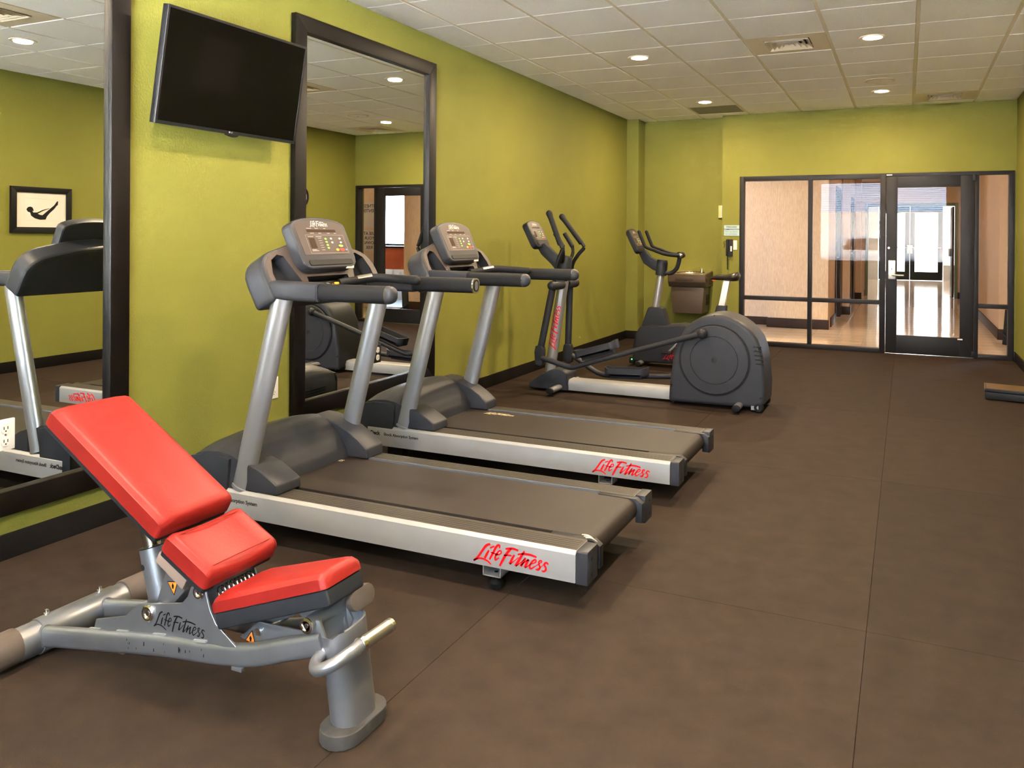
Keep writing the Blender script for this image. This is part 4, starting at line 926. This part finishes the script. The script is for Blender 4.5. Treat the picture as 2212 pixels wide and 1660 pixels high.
# mast lettering runs upwards on the near side, wrapped just off the tube
m = logo_mb((0,0,0), (1,0,0), (0,1,0), 1.0, bold=1.15)
m2 = MB(); q0 = p0+ax_*.205
vs = [q0+ax_*v.x*.385+nn*(-(v.y-.11)*.29)+Vector((0,-.0425*math.sqrt(max(.05,1-((v.y-.11)*.29/.047)**2))-.0008,0)) for v in m.v]
m2.add(vs, m.f); m2.build('mast_logo', 'red_print', mast, flat=True, recalc=False)
head = MB().lathe([(.050,0),(.056,.02),(.056,.10),(.052,.20),(.045,.213),(.0005,.215)], (.632,EC,.945), (.16,0,1), 22).build('mast_head', 'plastic_dark', t)
neck = MB().prism([(.665,EC-.035,1.02),(.655,EC-.035,1.145),(.58,EC-.035,1.165),(.47,EC-.035,1.262),(.385,EC-.035,1.25),(.44,EC-.035,1.165),(.53,EC-.035,1.085),(.60,EC-.035,1.01)], (0,.07,0)).build('console_neck', 'plastic_dark', t, bevel=.008)
small_console(t, (.455,EC,1.232), Vector((-.46,0,.888)).normalized(), .142, .258, .055)
def ell_arm(yb, sgn, low0, low1, blk, up, grip):
    """one swinging arm: barrel pivot, link, joint and upper handle"""
    ys = EC+sgn*.055; ye = yb+sgn*.03
    a = MB().cyl((.642,ys,.912),(.642,ye,.912),.040,18).build('pivot_barrel', 'plastic_dark', t)
    MB().ball((.642,ye,.912),.0402).build('barrel_end', 'plastic_dark', a)
    l = MB().tube([(low0[0],yb,low0[1]),(low1[0],yb,low1[1])], .030, 16, up=(0,1,0), ry=.024).build('lower_link', 'plastic_dark', t)
    MB().prism_y([(blk[0]-.032,blk[1]+.085),(blk[0]+.028,blk[1]+.085),(blk[0]+.038,blk[1]+.05),(blk[0]+.036,blk[1]-.075),(blk[0]+.01,blk[1]-.09),(blk[0]-.035,blk[1]-.07),(blk[0]-.042,blk[1]+.03)], yb-.034, yb+.034).build('joint_block', 'plastic_dark', l, bevel=.012, seg=3)
    h = MB(); h.tube([(x,y,z) for x,y,z in up], .0165, 12, smooth=5); h = h.build('moving_handle', 'plastic_black', t)
    g = MB(); g.tube([grip[0], Vector(grip[0]).lerp(Vector(grip[1]),.5), Vector(grip[0]).lerp(Vector(grip[1]),.85), grip[1]], .0225, 14, scales=[1,.98,1.02,1.22]); g = g.build('handle_grip', 'grip_foam', h)
    MB().ball(grip[1], .0272).build('grip_knob', 'grip_foam', g)
yn, yf = EC-.225, EC+.225
ell_arm(yn, -1, (.632,.88), (.530,.39), (.525,.32), [(.650,yn,.90),(.655,yn,1.02),(.690,yn,1.14),(.718,yn,1.215),(.700,yn,1.262)], ((.700,yn,1.255),(.598,yn,1.515)))
ell_arm(yf, 1, (.605,.88), (.592,.37), (.594,.285), [(.63,yf,.90),(.625,yf,1.06),(.68,yf,1.16),(.737,yf,1.225),(.715,yf,1.268)], ((.712,yf,1.264),(.525,yf,1.498)))
for s in (-1, 1):
    h = MB(); h.tube([(.64,EC+s*.04,1.10),(.665,EC+s*.085,1.13),(.680,EC+s*.105,1.18),(.676,EC+s*.105,1.235)], .014, 12, smooth=5); h = h.build('fixed_handle', 'plastic_black', t)
    MB().tube([(.676,EC+s*.105,1.235),(.600,EC+s*.105,1.350)], .0195, 12).build('fixed_grip', 'grip_foam', h)
def pedal(org, ang, yc, arm):
    """foot tray along the arm, x forward along the slope"""
    c_, s_ = math.cos(ang), math.sin(ang)
    def P(x, y, z): return (org[0]+x*c_-z*s_, yc+y, org[1]+x*s_+z*c_)
    o = [(x,y) for x,y in rrect(0,.38,-.075,.075,.055,5)]
    pd = MB().prism([P(x,y,0) for x,y in o], Vector(P(0,0,.014))-Vector(P(0,0,0))).build('pedal', 'plastic_mid', arm)
    m = MB(); n = len(o); inn = [(.19+(x-.19)*.965, y*.92) for x,y in o]
    hgt = [.05+.022*max(0,(abs(x-.19)-.10)/.09) if True else 0 for x,y in o]
    v = [P(x,y,0.0) for x,y in o]+[P(x,y,h) for (x,y),h in zip(o,hgt)]+[P(x,y,h) for (x,y),h in zip(inn,hgt)]+[P(x,y,0.0) for x,y in inn]
    f = []
    for i in range(n):
        j = (i+1)%n; f += [(i,j,n+j,n+i),(n+i,n+j,2*n+j,2*n+i),(2*n+i,2*n+j,3*n+j,3*n+i)]
    m.add(v, f).build('pedal_rim', 'plastic_mid', pd)
    MB().prism([P(x,y,-.03) for x,y in [(.05,-.03),(.33,-.03),(.33,.03),(.05,.03)]], Vector(P(0,0,.03))-Vector(P(0,0,0))).build('pedal_mount', 'plastic_dark', pd)
yn2, yf2 = EC-.245, EC+.245
a = MB(); a.tube([(.545,yn2,.305),(.64,yn2,.283),(.76,yn2,.253),(.83,yn2,.247),(.92,yn2,.276),(1.20,yn2,.366),(1.895,yn2,.583)], .0225, 14, smooth=3); a = a.build('pedal_arm', 'plastic_dark', t)
MB().ball((1.898,yn2,.583), .041).cyl((1.898,yn2,.583),(1.898,EC-.19,.583),.030).build('crank_bearing', 'plastic_dark', a)
pedal((.855,.318), math.radians(17), yn2+.03, a)
a = MB(); a.tube([(.605,yf2,.275),(.68,yf2,.235),(.80,yf2,.163),(.90,yf2,.122),(1.05,yf2,.117),(1.52,yf2,.148),(2.06,yf2,.178)], .0225, 14, smooth=3); a = a.build('pedal_arm', 'plastic_dark', t)
MB().ball((2.06,yf2,.178), .041).cyl((2.06,yf2,.178),(2.06,EC+.19,.178),.030).build('crank_bearing', 'plastic_dark', a)
pedal((.955,.128), math.radians(2.5), yf2-.03, a)
# flywheel housing
ho = [(1.618,.024),(1.622,.122),(1.632,.232),(1.668,.470),(1.745,.612),(1.80,.662),(1.866,.702),(1.93,.725),(1.985,.732),(2.04,.729),(2.105,.712),(2.16,.688),(2.215,.652),(2.265,.606),(2.305,.552),(2.332,.48),(2.348,.40),(2.366,.20),(2.362,.06),(2.30,.034)]
hs = MB().prism_y(ho, EC-.185, EC+.185).build('flywheel_housing', 'plastic_mid', t, bevel=.035, seg=4, angle=40)
for s in (-1, 1):
    y0 = EC+s*.185; ax = (0,s,0)
    MB().lathe([(.277,0),(.277,.003),(.258,.003)], (1.980,y0,.377), ax, 64, cap=True).build('disc_groove', 'plastic_black', hs)
    dk = MB().lathe([(.266,.0),(.266,.008),(.258,.014),(.185,.017),(.183,.0125),(.181,.017),(.03,.018),(.0005,.018)], (1.980,y0,.377), ax, 64).build('flywheel_disc', 'plastic_mid', hs)
    MB().lathe([(.020,.0),(.020,.020),(.016,.021),(.016,.0185),(.006,.0185),(.006,.021),(.0005,.021)], (1.980,y0,.377), ax, 18).build('axle_bolt', 'plastic_dark', dk)
for k in range(5):
    z = .37+.032*k; xx = 2.352-(z-.37)*.17
    MB().obox((xx-.028,EC-.176,z), (.03,-.002,0), (0,.012,0), (0,0,.0045)).build('vent_slot', 'plastic_black', hs)
for x, z in ((1.975,.718),(2.295,.47),(2.330,.115),(1.66,.028),(1.95,.040),(1.645,.16)):
    MB().lathe([(.007,0),(.007,.012),(.0005,.012)], (x,EC-.168 if z > .7 else EC-.178,z), (0,-1,0), 8).build('housing_screw', 'plastic_black', hs)
for s in (-1, 1):
    wh = MB().lathe([(.034,0),(.038,.006),(.038,.024),(.030,.030),(.014,.030),(.014,.026),(.0005,.026)], (2.315,EC+s*.155,.040), (0,s,0), 20).build('transport_wheel', 'plastic_black', t)
    MB().box(2.26,2.315,EC+s*.17-.012,EC+s*.17-.004,.02,.07).build('wheel_bracket', 'silver_paint', wh)

# ------------------------------------------------------------------ upright exercise bike
BC = 8.05
t = thing('exercise_bike', 'upright exercise bike with black saddle, behind the elliptical trainer near the fountain', 'exercise bike', (1.25, BC, 0))
bo = [(.765,.045),(.772,.20),(.795,.33),(.84,.405),(.95,.425),(1.10,.428),(1.26,.448),(1.40,.440),(1.52,.42),(1.60,.40),(1.70,.36),(1.76,.25),(1.77,.045)]
body = MB().prism_y(bo, BC-.125, BC+.125).build('drive_housing', 'plastic_dark', t, bevel=.03, seg=3)
for k in range(5): MB().box(.790,.815,BC-.1268,BC-.1248,.20+.03*k,.207+.03*k).build('vent_slot', 'plastic_black', body)
tw = [(.84,.40),(1.125,.40),(1.10,.50),(1.065,.605),(.915,.605),(.875,.50)]
MB().prism_y(tw, BC-.07, BC+.07).build('tower', 'plastic_dark', t, bevel=.02, seg=3)
MB().tube([(.975,BC,.59),(1.030,BC,.95)], .037, 20, up=(0,1,0)).build('mast', 'silver_paint', t)
MB().lathe([(.055,0),(.058,.02),(.058,.135),(.050,.160),(.0005,.163)], (1.028,BC,.930), (.10,0,1), 22).build('mast_head', 'plastic_dark', t)
MB().prism([(1.03,BC-.033,.955),(1.03,BC-.033,1.06),(.93,BC-.033,1.115),(.865,BC-.033,1.19),(.79,BC-.033,1.17),(.85,BC-.033,1.05),(.95,BC-.033,.985)], (0,.066,0)).build('console_neck', 'plastic_dark', t, bevel=.008)
small_console(t, (.835,BC,1.165), Vector((-.44,0,.898)).normalized(), .125, .275, .05)
m = MB(); m.tube([(1.04,BC,.965),(1.13,BC,.955),(1.19,BC,1.0),(1.215,BC,1.07),(1.225,BC,1.135)], .022, 12, smooth=5, up=(0,1,0), ry=.028); sup = m.build('handlebar_stem', 'plastic_dark', t)
for z in (1.02,1.085): MB().lathe([(.008,0),(.008,.002),(.0005,.002)], (1.205 if z<1.05 else 1.219,BC-.0285,z), (0,-1,0), 8).build('stem_screw', 'plastic_black', sup)
MB().cyl((1.232,BC-.055,1.140),(1.232,BC+.055,1.140),.034).build('handlebar_clamp', 'plastic_black', t)
for s in (-1, 1):
    y = BC+s*.13
    m = MB(); m.tube([(1.235,BC+s*.05,1.140),(1.215,y,1.138),(1.10,y,1.152),(.99,y,1.19),(.905,y,1.222),(.875,y,1.275),(.833,y,1.375)], .0175, 12, smooth=4); hb = m.build('handlebar', 'grip_foam', t)
    MB().ball((1.245,BC+s*.065,1.138), .024).build('clamp_end', 'steel', hb)
    MB().ball((.833,y,1.375), .0178).build('bar_end', 'grip_foam', hb)
MB().prism_y([(1.545,.40),(1.70,.40),(1.705,.648),(1.610,.648)], BC-.045, BC+.045).build('seat_column', 'plastic_dark', t, bevel=.01)
MB().prism_y([(1.625,.64),(1.685,.64),(1.735,.90),(1.675,.90)], BC-.028, BC+.028).build('seat_post', mat('silver_flat', (.70,.71,.73), .4, metal=.2), t, bevel=.003)
# saddle: narrow nose forward, wide raised back
xs_ = [1.545,1.565,1.60,1.65,1.70,1.75,1.79,1.815,1.828]; wd = [.018,.032,.040,.052,.075,.105,.115,.100,.05]; tp = [.922,.938,.950,.955,.957,.970,.985,.985,.965]; bt = [.905,.900,.898,.896,.893,.890,.890,.895,.915]
m = MB(); n = 14; v = []
for x, w_, a, b in zip(xs_, wd, tp, bt):
    for k in range(n):
        q = 2*math.pi*k/n; y = w_*math.cos(q); zz = (a+b)/2+(a-b)/2*math.sin(q)*(1 if math.sin(q) < 0 else 1-.25*abs(math.cos(q))); v.append((x, BC+y, zz))
f = [(i*n+k,i*n+(k+1)%n,(i+1)*n+(k+1)%n,(i+1)*n+k) for i in range(len(xs_)-1) for k in range(n)]+[tuple(range(n-1,-1,-1)),tuple((len(xs_)-1)*n+k for k in range(n))]
sd = m.add(v, f).build('saddle', mat('saddle_black', (.018,.014,.012), .28), t, angle=60)
MB().box(1.56,1.60,BC-.03,BC-.022,.893,.899).build('adjust_lever', 'btn_red', sd)
for s in (-1, 1):
    cr = MB().prism_y([(1.27,.30),(1.30,.30),(1.285+s*.12,.26+s*.09),(1.26+s*.12,.26+s*.09)], BC+s*.135-.008, BC+s*.135+.008).build('crank', 'steel', t, bevel=.002)
    MB().box(1.22+s*.12,1.32+s*.12,BC+s*.15,BC+s*.23,.245+s*.09,.27+s*.09).build('pedal', 'plastic_black', cr, bevel=.005)
for x in (.86, 1.70):
    st = MB().tube([(x,BC-.22,.04),(x,BC+.22,.04)], .028, 16, ry=.024).build('stabilizer', 'silver_paint', t)
    for s in (-1,1):
        MB().tube([(x,BC+s*.22,.04),(x,BC+s*.24,.04)], .0285, 16, ry=.0245).build('end_cap', 'plastic_black', st, bevel=.003)
        MB().cyl((x,BC+s*.2,0),(x,BC+s*.2,.02), .018, 10).build('foot', 'plastic_black', st)
pm = MB().prism_y([(.735,.03),(.78,.02),(.80,.085),(.74,.09)], BC-.13, BC-.06).build('power_module', 'plastic_black', t, bevel=.006)
MB().ball((.765,BC-.131,.068), .006).build('power_light', 'led_green', pm)
logo_mb((1.085, BC-.1262, .085), (1,0,0), (0,0,1), .30, slant=.2).build('side_logo', 'red_print', body, flat=True, recalc=False)

# ------------------------------------------------------------------ adjustable weight bench
BY = 1.765
t = thing('weight_bench', 'silver adjustable weight bench with three red padded cushions', 'weight bench', (1.45, BY, 0))
def pad(name, A, B, hw0, hw1, up, under, scoop=0.0):
    """cushion from A to B (x,z of the top edge), half widths at both ends"""
    A, B = Vector((A[0],0,A[1])), Vector((B[0],0,B[1])); d = (B-A).normalized(); n = Vector((-d.z,0,d.x)); L = (B-A).length
    def ring(hw, lo, hi, s, sc):
        pts = [(-hw,lo),(-hw,hi-.012)]+[(-hw+.022+.022*math.cos(a), hi-.022+.022*math.sin(a)) for a in [math.radians(q) for q in (150,120,95)]]
        for k in range(1, 8):
            y = -hw+.03+(2*hw-.06)*k/8; pts.append((y, hi+.004-sc*(1-(y/hw)**2)))
        pts += [(-y,z) for y,z in reversed(pts[:5])]
        return [A+d*s+Vector((0,BY+y,0))+n*z for y,z in pts]
    m = MB(); secs = []
    N_ = 18
    for k in range(N_+1):
        u = k/N_; e = min(u, 1-u)*L
        ins = .02-math.sqrt(max(0,.02**2-max(0,.02-e)**2)) if e < .02 else 0
        s = u*L
        secs.append((s, hw0+(hw1-hw0)*u-ins*.5, -ins*.8))
    us = [0,.004,.010,.02,.035]; ss = us+[L*k/10 for k in range(1,10)]+[L-q for q in reversed(us)]
    rings = []
    for s in ss:
        e = min(s, L-s); ins = .028-math.sqrt(max(0, .028**2-max(0,.028-e)**2)); u = s/L
        rings.append(ring(hw0+(hw1-hw0)*u-ins*.35, -.001, up-ins*.8, s, scoop))
    k = len(rings[0]); v = [p for r in rings for p in r]
    f = [(i*k+j,i*k+(j+1)%k,(i+1)*k+(j+1)%k,(i+1)*k+j) for i in range(len(rings)-1) for j in range(k)]+[tuple(range(k-1,-1,-1)),tuple((len(rings)-1)*k+j for j in range(k))]
    o = m.add(v, f).build(name, 'red_vinyl', t, angle=60)
    q = [A+d*s+Vector((0,BY+y,0)) for s,y in ((.004,-hw0+.004),(L-.004,-hw1+.004),(L-.004,hw1-.004),(.004,hw0-.004))]
    MB().prism([p-n*.001 for p in q], -n*under).build('backing_shell', 'vinyl_under', o, bevel=.010, seg=3)
    # welt seam round the top
    m = MB(); sp = []
    for s, y in ((.024,-hw0+.022),(L/2,-(hw0+hw1)/2+.022),(L-.024,-hw1+.022),(L-.024,hw1-.022),(L/2,(hw0+hw1)/2-.022),(.024,hw0-.022)):
        sp.append(A+d*s+Vector((0,BY+y,0))+n*(up-.0025))
    m.tube(sp, .0014, 5, closed=True); m.build('seam', mat('seam_red', (.20,.012,.010), .6) if 'seam_red' not in MATS else 'seam_red', o)
    return A, d, n, L
A, d, n, L = pad('back_cushion', (.915,.745), (1.395,.462), .137, .137, .058, .022)
pad('lumbar_cushion', (1.412,.440), (1.580,.352), .137, .137, .056, .022, scoop=.016)
pad('seat_cushion', (1.592,.285), (1.950,.402), .122, .078, .040, .048)
# rear cross tube lying on the floor
xc, zc = .845, .058
sec = [(.046*math.cos(a)*(1), .052*math.sin(a)) for a in [2*math.pi*k/22 for k in range(22)]]
ct = MB().sweep([(xc,1.42,zc),(xc,2.11,zc)], sec).build('rear_cross_tube', 'bench_silver', t)
MB().sweep([(xc,1.655,zc),(xc,1.925,zc)], [(a*1.07,b*1.07) for a,b in sec]).build('cross_collar', 'bench_silver', ct, bevel=.002)
for s in (-1, 1):
    y0, y1 = (1.40, 1.588) if s < 0 else (1.958, 2.13)
    MB().sweep([(xc,y0,zc+.003),(xc,y1,zc+.003)], [(a*1.10,max(b*1.06,-.050)) for a,b in sec]).build('rubber_sleeve', mat('rubber_taupe', (.075,.060,.050), .6) if 'rubber_taupe' not in MATS else 'rubber_taupe', ct, bevel=.003)
    yb = 1.695 if s < 0 else 1.880
    MB().lathe([(.010,0),(.010,.004),(.006,.005),(.006,.014),(.0005,.015)], (xc-.008,yb,zc+.0555), (0,0,1), 12).build('bolt', 'chrome', ct)
# two main rails converging on the front post
rs = rrect(-.017,.017,-.031,.031,.015)
for s in (-1, 1):
    pts = [(.885,BY+s*.105,.068),(1.10,BY+s*.103,.102),(1.38,BY+s*.096,.142),(1.56,BY+s*.086,.156),(1.70,BY+s*.078,.176),(1.82,BY+s*.070,.214),(1.925,BY+s*.056,.246)]
    m = MB(); m.sweep(spline([Vector(p) for p in pts], 4), rs); rl = m.build('main_rail', 'bench_silver', t)
    MB().sweep([(.878,BY+s*.105,.067),(.890,BY+s*.105,.069)], [(a*1.12,b*1.08) for a,b in rs]).build('weld_bead', 'bench_silver', rl)
    pl = [(1.09,.128),(1.10,.160),(1.225,.194),(1.262,.226),(1.285,.243),(1.35,.255),(1.455,.277),(1.477,.300),(1.488,.328),(1.505,.343),(1.525,.347),(1.542,.338),(1.550,.310),(1.562,.278),(1.584,.244),(1.63,.215),(1.66,.195),(1.45,.155)]
    y0 = BY+s*.093
    pt = MB().prism_y(pl, y0-.0035, y0+.0035).build('side_plate', 'bench_silver', t, bevel=.001, seg=1)
    for x, z, r in ((1.325,.224,.024),(1.524,.323,.020)):
        MB().lathe([(r,0),(r,.006),(r*.85,.009),(r*.62,.009),(r*.60,.004),(r*.30,.004),(r*.28,.007),(.0005,.007)], (x,y0+s*.0035,z), (0,s,0), 20).build('pivot_bolt', 'chrome', pt)
    for x, z in ((1.10,.132),(1.22,.150),(1.37,.172),(1.53,.1875)):
        MB().obox((x,y0+s*.006,z), (.024,0,.0035), (0,.004,0), (0,0,.003)).build('weld_bead', mat('weld', (.60,.62,.60), .35, metal=.6) if 'weld' not in MATS else 'weld', pt)
    for x, z in ((1.20,.082),(1.66,.134)): MB().box(x-.018,x+.018,BY+s*.09-.006,BY+s*.09+.006,z-.004,z+.006).build('weld_tab', 'bench_silver', rl)
    if s < 0:
        logo_mb((1.345, y0-.0042, .1905), (1,0,.0), (0,0,1), .200, slant=-.02).build('side_logo', 'black_print', pt, flat=True, recalc=False)
        m = MB()
        for k in range(16):
            x = random.uniform(1.25,1.62); z = .118+(x-1.1)*.10+random.uniform(-.014,.016); w_ = random.uniform(.0008,.0028)
            yy = BY-.0995-.0172+ (x-1.38)*.055+.001
            m.add([(x-w_,yy-.002,z-w_*2.4),(x+w_,yy-.002,z-w_*2),(x+w_*.8,yy-.002,z+w_*2.4),(x-w_*.6,yy-.002,z+w_*2)], [(0,1,2,3)])
        m.build('scuff_marks', 'plastic_dark', rl, flat=True, recalc=False)['kind'] = 'stuff'
# inner gusset plates with warning triangles
gp = MB().prism_y([(1.63,.20),(1.70,.255),(1.90,.262),(1.90,.232),(1.80,.205),(1.72,.175)], BY-.052, BY-.047).build('inner_plate', 'bench_silver', t)
def warning(x, z, y, par, s=.020, flip=False):
    k = -1 if flip else 1
    tr = [(x-s,z-k*s*.6),(x+s,z-k*s*.9),(x+s*.3,z+k*s*1.1)]
    w_ = MB().add([(a,y,b) for a,b in tr], [(0,1,2)]).build('warning_label', 'black_print', par, flat=True, recalc=False)
    c_ = Vector((sum(a for a,_ in tr)/3, sum(b for _,b in tr)/3))
    MB().add([(c_.x+(a-c_.x)*.82,y-.0004,c_.y+(b-c_.y)*.82) for a,b in tr], [(0,1,2)]).build('warning_field', 'warn_orange', w_, flat=True, recalc=False)
    MB().add([(c_.x-.003,y-.0008,c_.y-.008),(c_.x+.002,y-.0008,c_.y-.008),(c_.x+.004,y-.0008,c_.y+.002),(c_.x-.001,y-.0008,c_.y+.009),(c_.x-.005,y-.0008,c_.y+.001)], [(0,1,2,3,4)]).build('warning_pictogram', 'black_print', w_, flat=True, recalc=False)
warning(1.668, .205, BY-.0526, gp)
# back support: sleeve, inner tube, stop block
s0, s1 = Vector((1.270,BY,.205)), Vector((1.222,BY,.368)); ax = (s1-s0).normalized()
sl = MB().tube([s0,s1], .038, 22, up=(0,1,0)).build('adjust_sleeve', 'bench_silver', t)
MB().tube([s1-ax*.001,s1+ax*.002], .0384, 22, up=(0,1,0)).build('sleeve_rim', 'plastic_black', sl)
MB().tube([s0-ax*.03,s1+ax*.085], .025, 18, up=(0,1,0)).build('inner_tube', 'chrome', t)
MB().lathe([(.009,0),(.009,.0015),(.0005,.0015)], s1-ax*.055+Vector((-.012,-.0365,0)), (-.2,-1,0), 12).build('adjust_hole', 'plastic_dark', sl)
MB().obox((1.375,BY-.035,.345), Vector((.055,0,-.032)), Vector((0,.03,0)), Vector((.010,0,.017))).build('stop_block', mat('wood_block', (.30,.22,.17), .6) if 'wood_block' not in MATS else 'wood_block', t, bevel=.003)
lk = MB().prism_y([(1.30,.215),(1.335,.20),(1.42,.29),(1.40,.345),(1.345,.335)], BY-.055, BY-.048).build('link_plate', 'bench_silver', t)
MB().prism_y([(1.30,.215),(1.335,.20),(1.42,.29),(1.40,.345),(1.345,.335)], BY+.048, BY+.055).build('link_plate', 'bench_silver', t)
warning(1.372, .292, BY-.0556, lk, .022, True)
MB().prism([A+d*.30+Vector((0,BY-.03,0))-n*.024, A+d*.52+Vector((0,BY-.03,0))-n*.024, A+d*.52+Vector((0,BY-.03,0))-n*.055, A+d*.34+Vector((0,BY-.03,0))-n*.05], (0,.06,0)).build('back_channel', 'bench_silver', t)
MB().tube([(1.524,BY-.09,.323),(1.524,BY+.09,.323)], .017, 14).build('pivot_tube', 'bench_silver', t)
sp_ = MB(); sp_.tube([(1.565+.020*math.cos(k*.55), BY-.06+.12*k/90, .312+.020*math.sin(k*.55)) for k in range(91)], .0028, 5); sp_.build('return_spring', 'chrome', t)
MB().tube([(1.325,BY-.09,.224),(1.325,BY+.09,.224)], .016, 14).build('cross_pin', 'bench_silver', t)
MB().prism_y([(1.66,.262),(1.80,.305),(1.885,.325),(1.885,.285),(1.84,.275),(1.82,.290),(1.70,.235)], BY-.03, BY+.03).build('seat_bracket', 'bench_silver', t, bevel=.003)
MB().cyl((1.70,BY-.06,.228),(1.70,BY+.06,.228),.012).build('seat_pin', 'chrome', t)
# front post on an oval foot
def stad(hx, hy, nn=8): return arc(0, hy-hx, hx, hx, 0, 180, nn)+arc(0, -(hy-hx), hx, hx, 180, 360, nn)
P0, P1 = Vector((1.978,BY+.005,.0)), Vector((1.945,BY,.285))
m = MB(); so = stad(.043,.070); si = stad(.037,.064)
v = [P0+Vector((x,y,.035)) for x,y in so]+[P1+Vector((x,y,-.018 if y < 0 and abs(x) < .03 else .006*(y/.07))) for x,y in so]
v += [P1+Vector((x,y,-.020 if y < 0 and abs(x) < .03 else .004*(y/.07))) for x,y in si]+[P1+Vector((x+.004,y,-.05)) for x,y in si]
k = len(so); f = [(a*k+i,a*k+(i+1)%k,(a+1)*k+(i+1)%k,(a+1)*k+i) for a in range(3) for i in range(k)]+[tuple(3*k+i for i in range(k))]
post = m.add(v, f).build('front_post', 'bench_silver', t, angle=40)
ft = stad(.058,.108)
MB().prism([(P0.x+x, P0.y+y, 0.0) for x,y in ft], (0,0,.040)).build('foot_pad', mat('foot_grey', (.048,.045,.042), .6, nscale=25, ncol=.2) if 'foot_grey' not in MATS else 'foot_grey', post, bevel=.006, seg=3)
MB().prism_y([(1.868,.300),(1.915,.305),(1.935,.262),(1.925,.230),(1.875,.240)], BY-.062, BY-.052).build('post_lug', 'bench_silver', post, bevel=.003)
MB().prism_y([(1.868,.300),(1.915,.305),(1.935,.262),(1.925,.230),(1.875,.240)], BY+.050, BY+.060).build('post_lug', 'bench_silver', post, bevel=.003)
px_ = MB().cyl((1.885,BY-.075,.292),(1.885,BY-.02,.292),.021,18).build('lever_pivot', 'bench_silver', t)
MB().lathe([(.021,0),(.021,.003),(.014,.005),(.012,.0),(.007,.0),(.006,.004),(.0005,.004)], (1.885,BY-.075,.292), (0,-1,0), 18).build('pivot_bolt', 'chrome', px_)
lv = MB(); lv.sweep(spline([Vector(p) for p in [(1.885,BY-.02,.292),(1.895,BY+.03,.292),(1.905,BY+.07,.298)]], 4), [(.016*math.cos(a),.018*math.sin(a)) for a in [2*math.pi*q/14 for q in range(14)]]); lv = lv.build('seat_lever', 'bench_silver', t)
MB().prism([Vector((1.965,BY+.062,.328))+Vector((.6,-.25,.15)).normalized()*0+Vector((0,1,0))*y+Vector((-.25,0,.97))*z for y,z in rrect(-.052,.052,-.027,.027,.026)], (-.022,0,-.005)).build('lever_paddle', 'rubber_taupe', lv, bevel=.004)
MB().sweep([(1.905,BY+.07,.298),(1.945,BY+.066,.322)], [(.016*math.cos(a),.018*math.sin(a)) for a in [2*math.pi*q/14 for q in range(14)]]).build('lever_neck', 'bench_silver', lv)
# transport handle wrapped round the post
hp = [(1.925,BY-.055,.222),(1.932,BY-.095,.214),(1.965,BY-.128,.218),(2.005,BY-.118,.236),(2.030,BY-.085,.254),(2.038,BY-.05,.261)]
m = MB(); m.tube(hp, .0165, 14, smooth=5); hh = m.build('transport_handle', 'bench_silver', t)
MB().ball((1.925,BY-.055,.222), .021).build('weld_bead', 'bench_silver', hh)
MB().cyl((2.038,BY-.052,.261),(2.039,BY-.040,.261),.0205).build('ring', 'chrome', hh)
MB().cyl((2.039,BY-.040,.261),(2.041,BY+.070,.258),.0180).build('grip_sleeve', 'steel', hh)
MB().cyl((2.041,BY+.070,.258),(2.041,BY+.082,.2575),.0190).build('end_ring', 'chrome', hh)

# ------------------------------------------------------------------ car park outside the window (seen reflected in the glass wall)
def car(x, y, rz, label, paint):
    t = thing('parked_car', label, 'car', (x, y, -.06), 'cars outside the window'); t.rotation_euler = (0,0,0)
    sil = [(-2.2,.35),(-2.2,.75),(-2.0,.92),(-1.2,1.0),(-.65,1.42),(.75,1.46),(1.5,1.02),(2.1,.95),(2.25,.7),(2.25,.35),(1.75,.33)]
    sil += arc(1.35,.33,.37,.37,0,180,10)[1:-1]+[(.95,.28),(-.95,.28)]+arc(-1.35,.33,.37,.37,0,180,10)[1:-1]+[(-1.78,.33)]
    MB().prism_y([(x+a, b-.06) for a,b in sil], y-.85, y+.85).build('car_body', paint, t, bevel=.05, seg=3)
    for w_ in ([(-.62,1.0),(-.5,1.34),(.05,1.38),(.05,1.0)], [(.12,1.0),(.12,1.38),(.68,1.38),(1.2,1.0)]):
        MB().prism_y([(x+a,b-.06) for a,b in w_], y+.845, y+.856).build('side_window', 'lens_brown', t)
    for a in (-1.35,1.35):
        for s in (-1,1):
            wl = MB().lathe([(.20,0),(.31,.01),(.33,.03),(.33,.17),(.31,.19),(.20,.19)], (x+a,y+s*.86-s*.19,.27), (0,s,0), 24).build('tyre', 'tyre', t)
            MB().lathe([(.2,.17),(.19,.185),(.05,.175),(.0005,.18)], (x+a,y+s*.86-s*.19,.27), (0,s,0), 20).build('wheel_rim', 'chrome', wl)
car(2.1, -8.2, 0, 'silver parked car outside the window, faintly reflected in the glass wall', 'car_paint')
struct('wall_building_across', MB().box(-10, 14, -19, -18.5, -.1, 2.5), 'ext_wall')
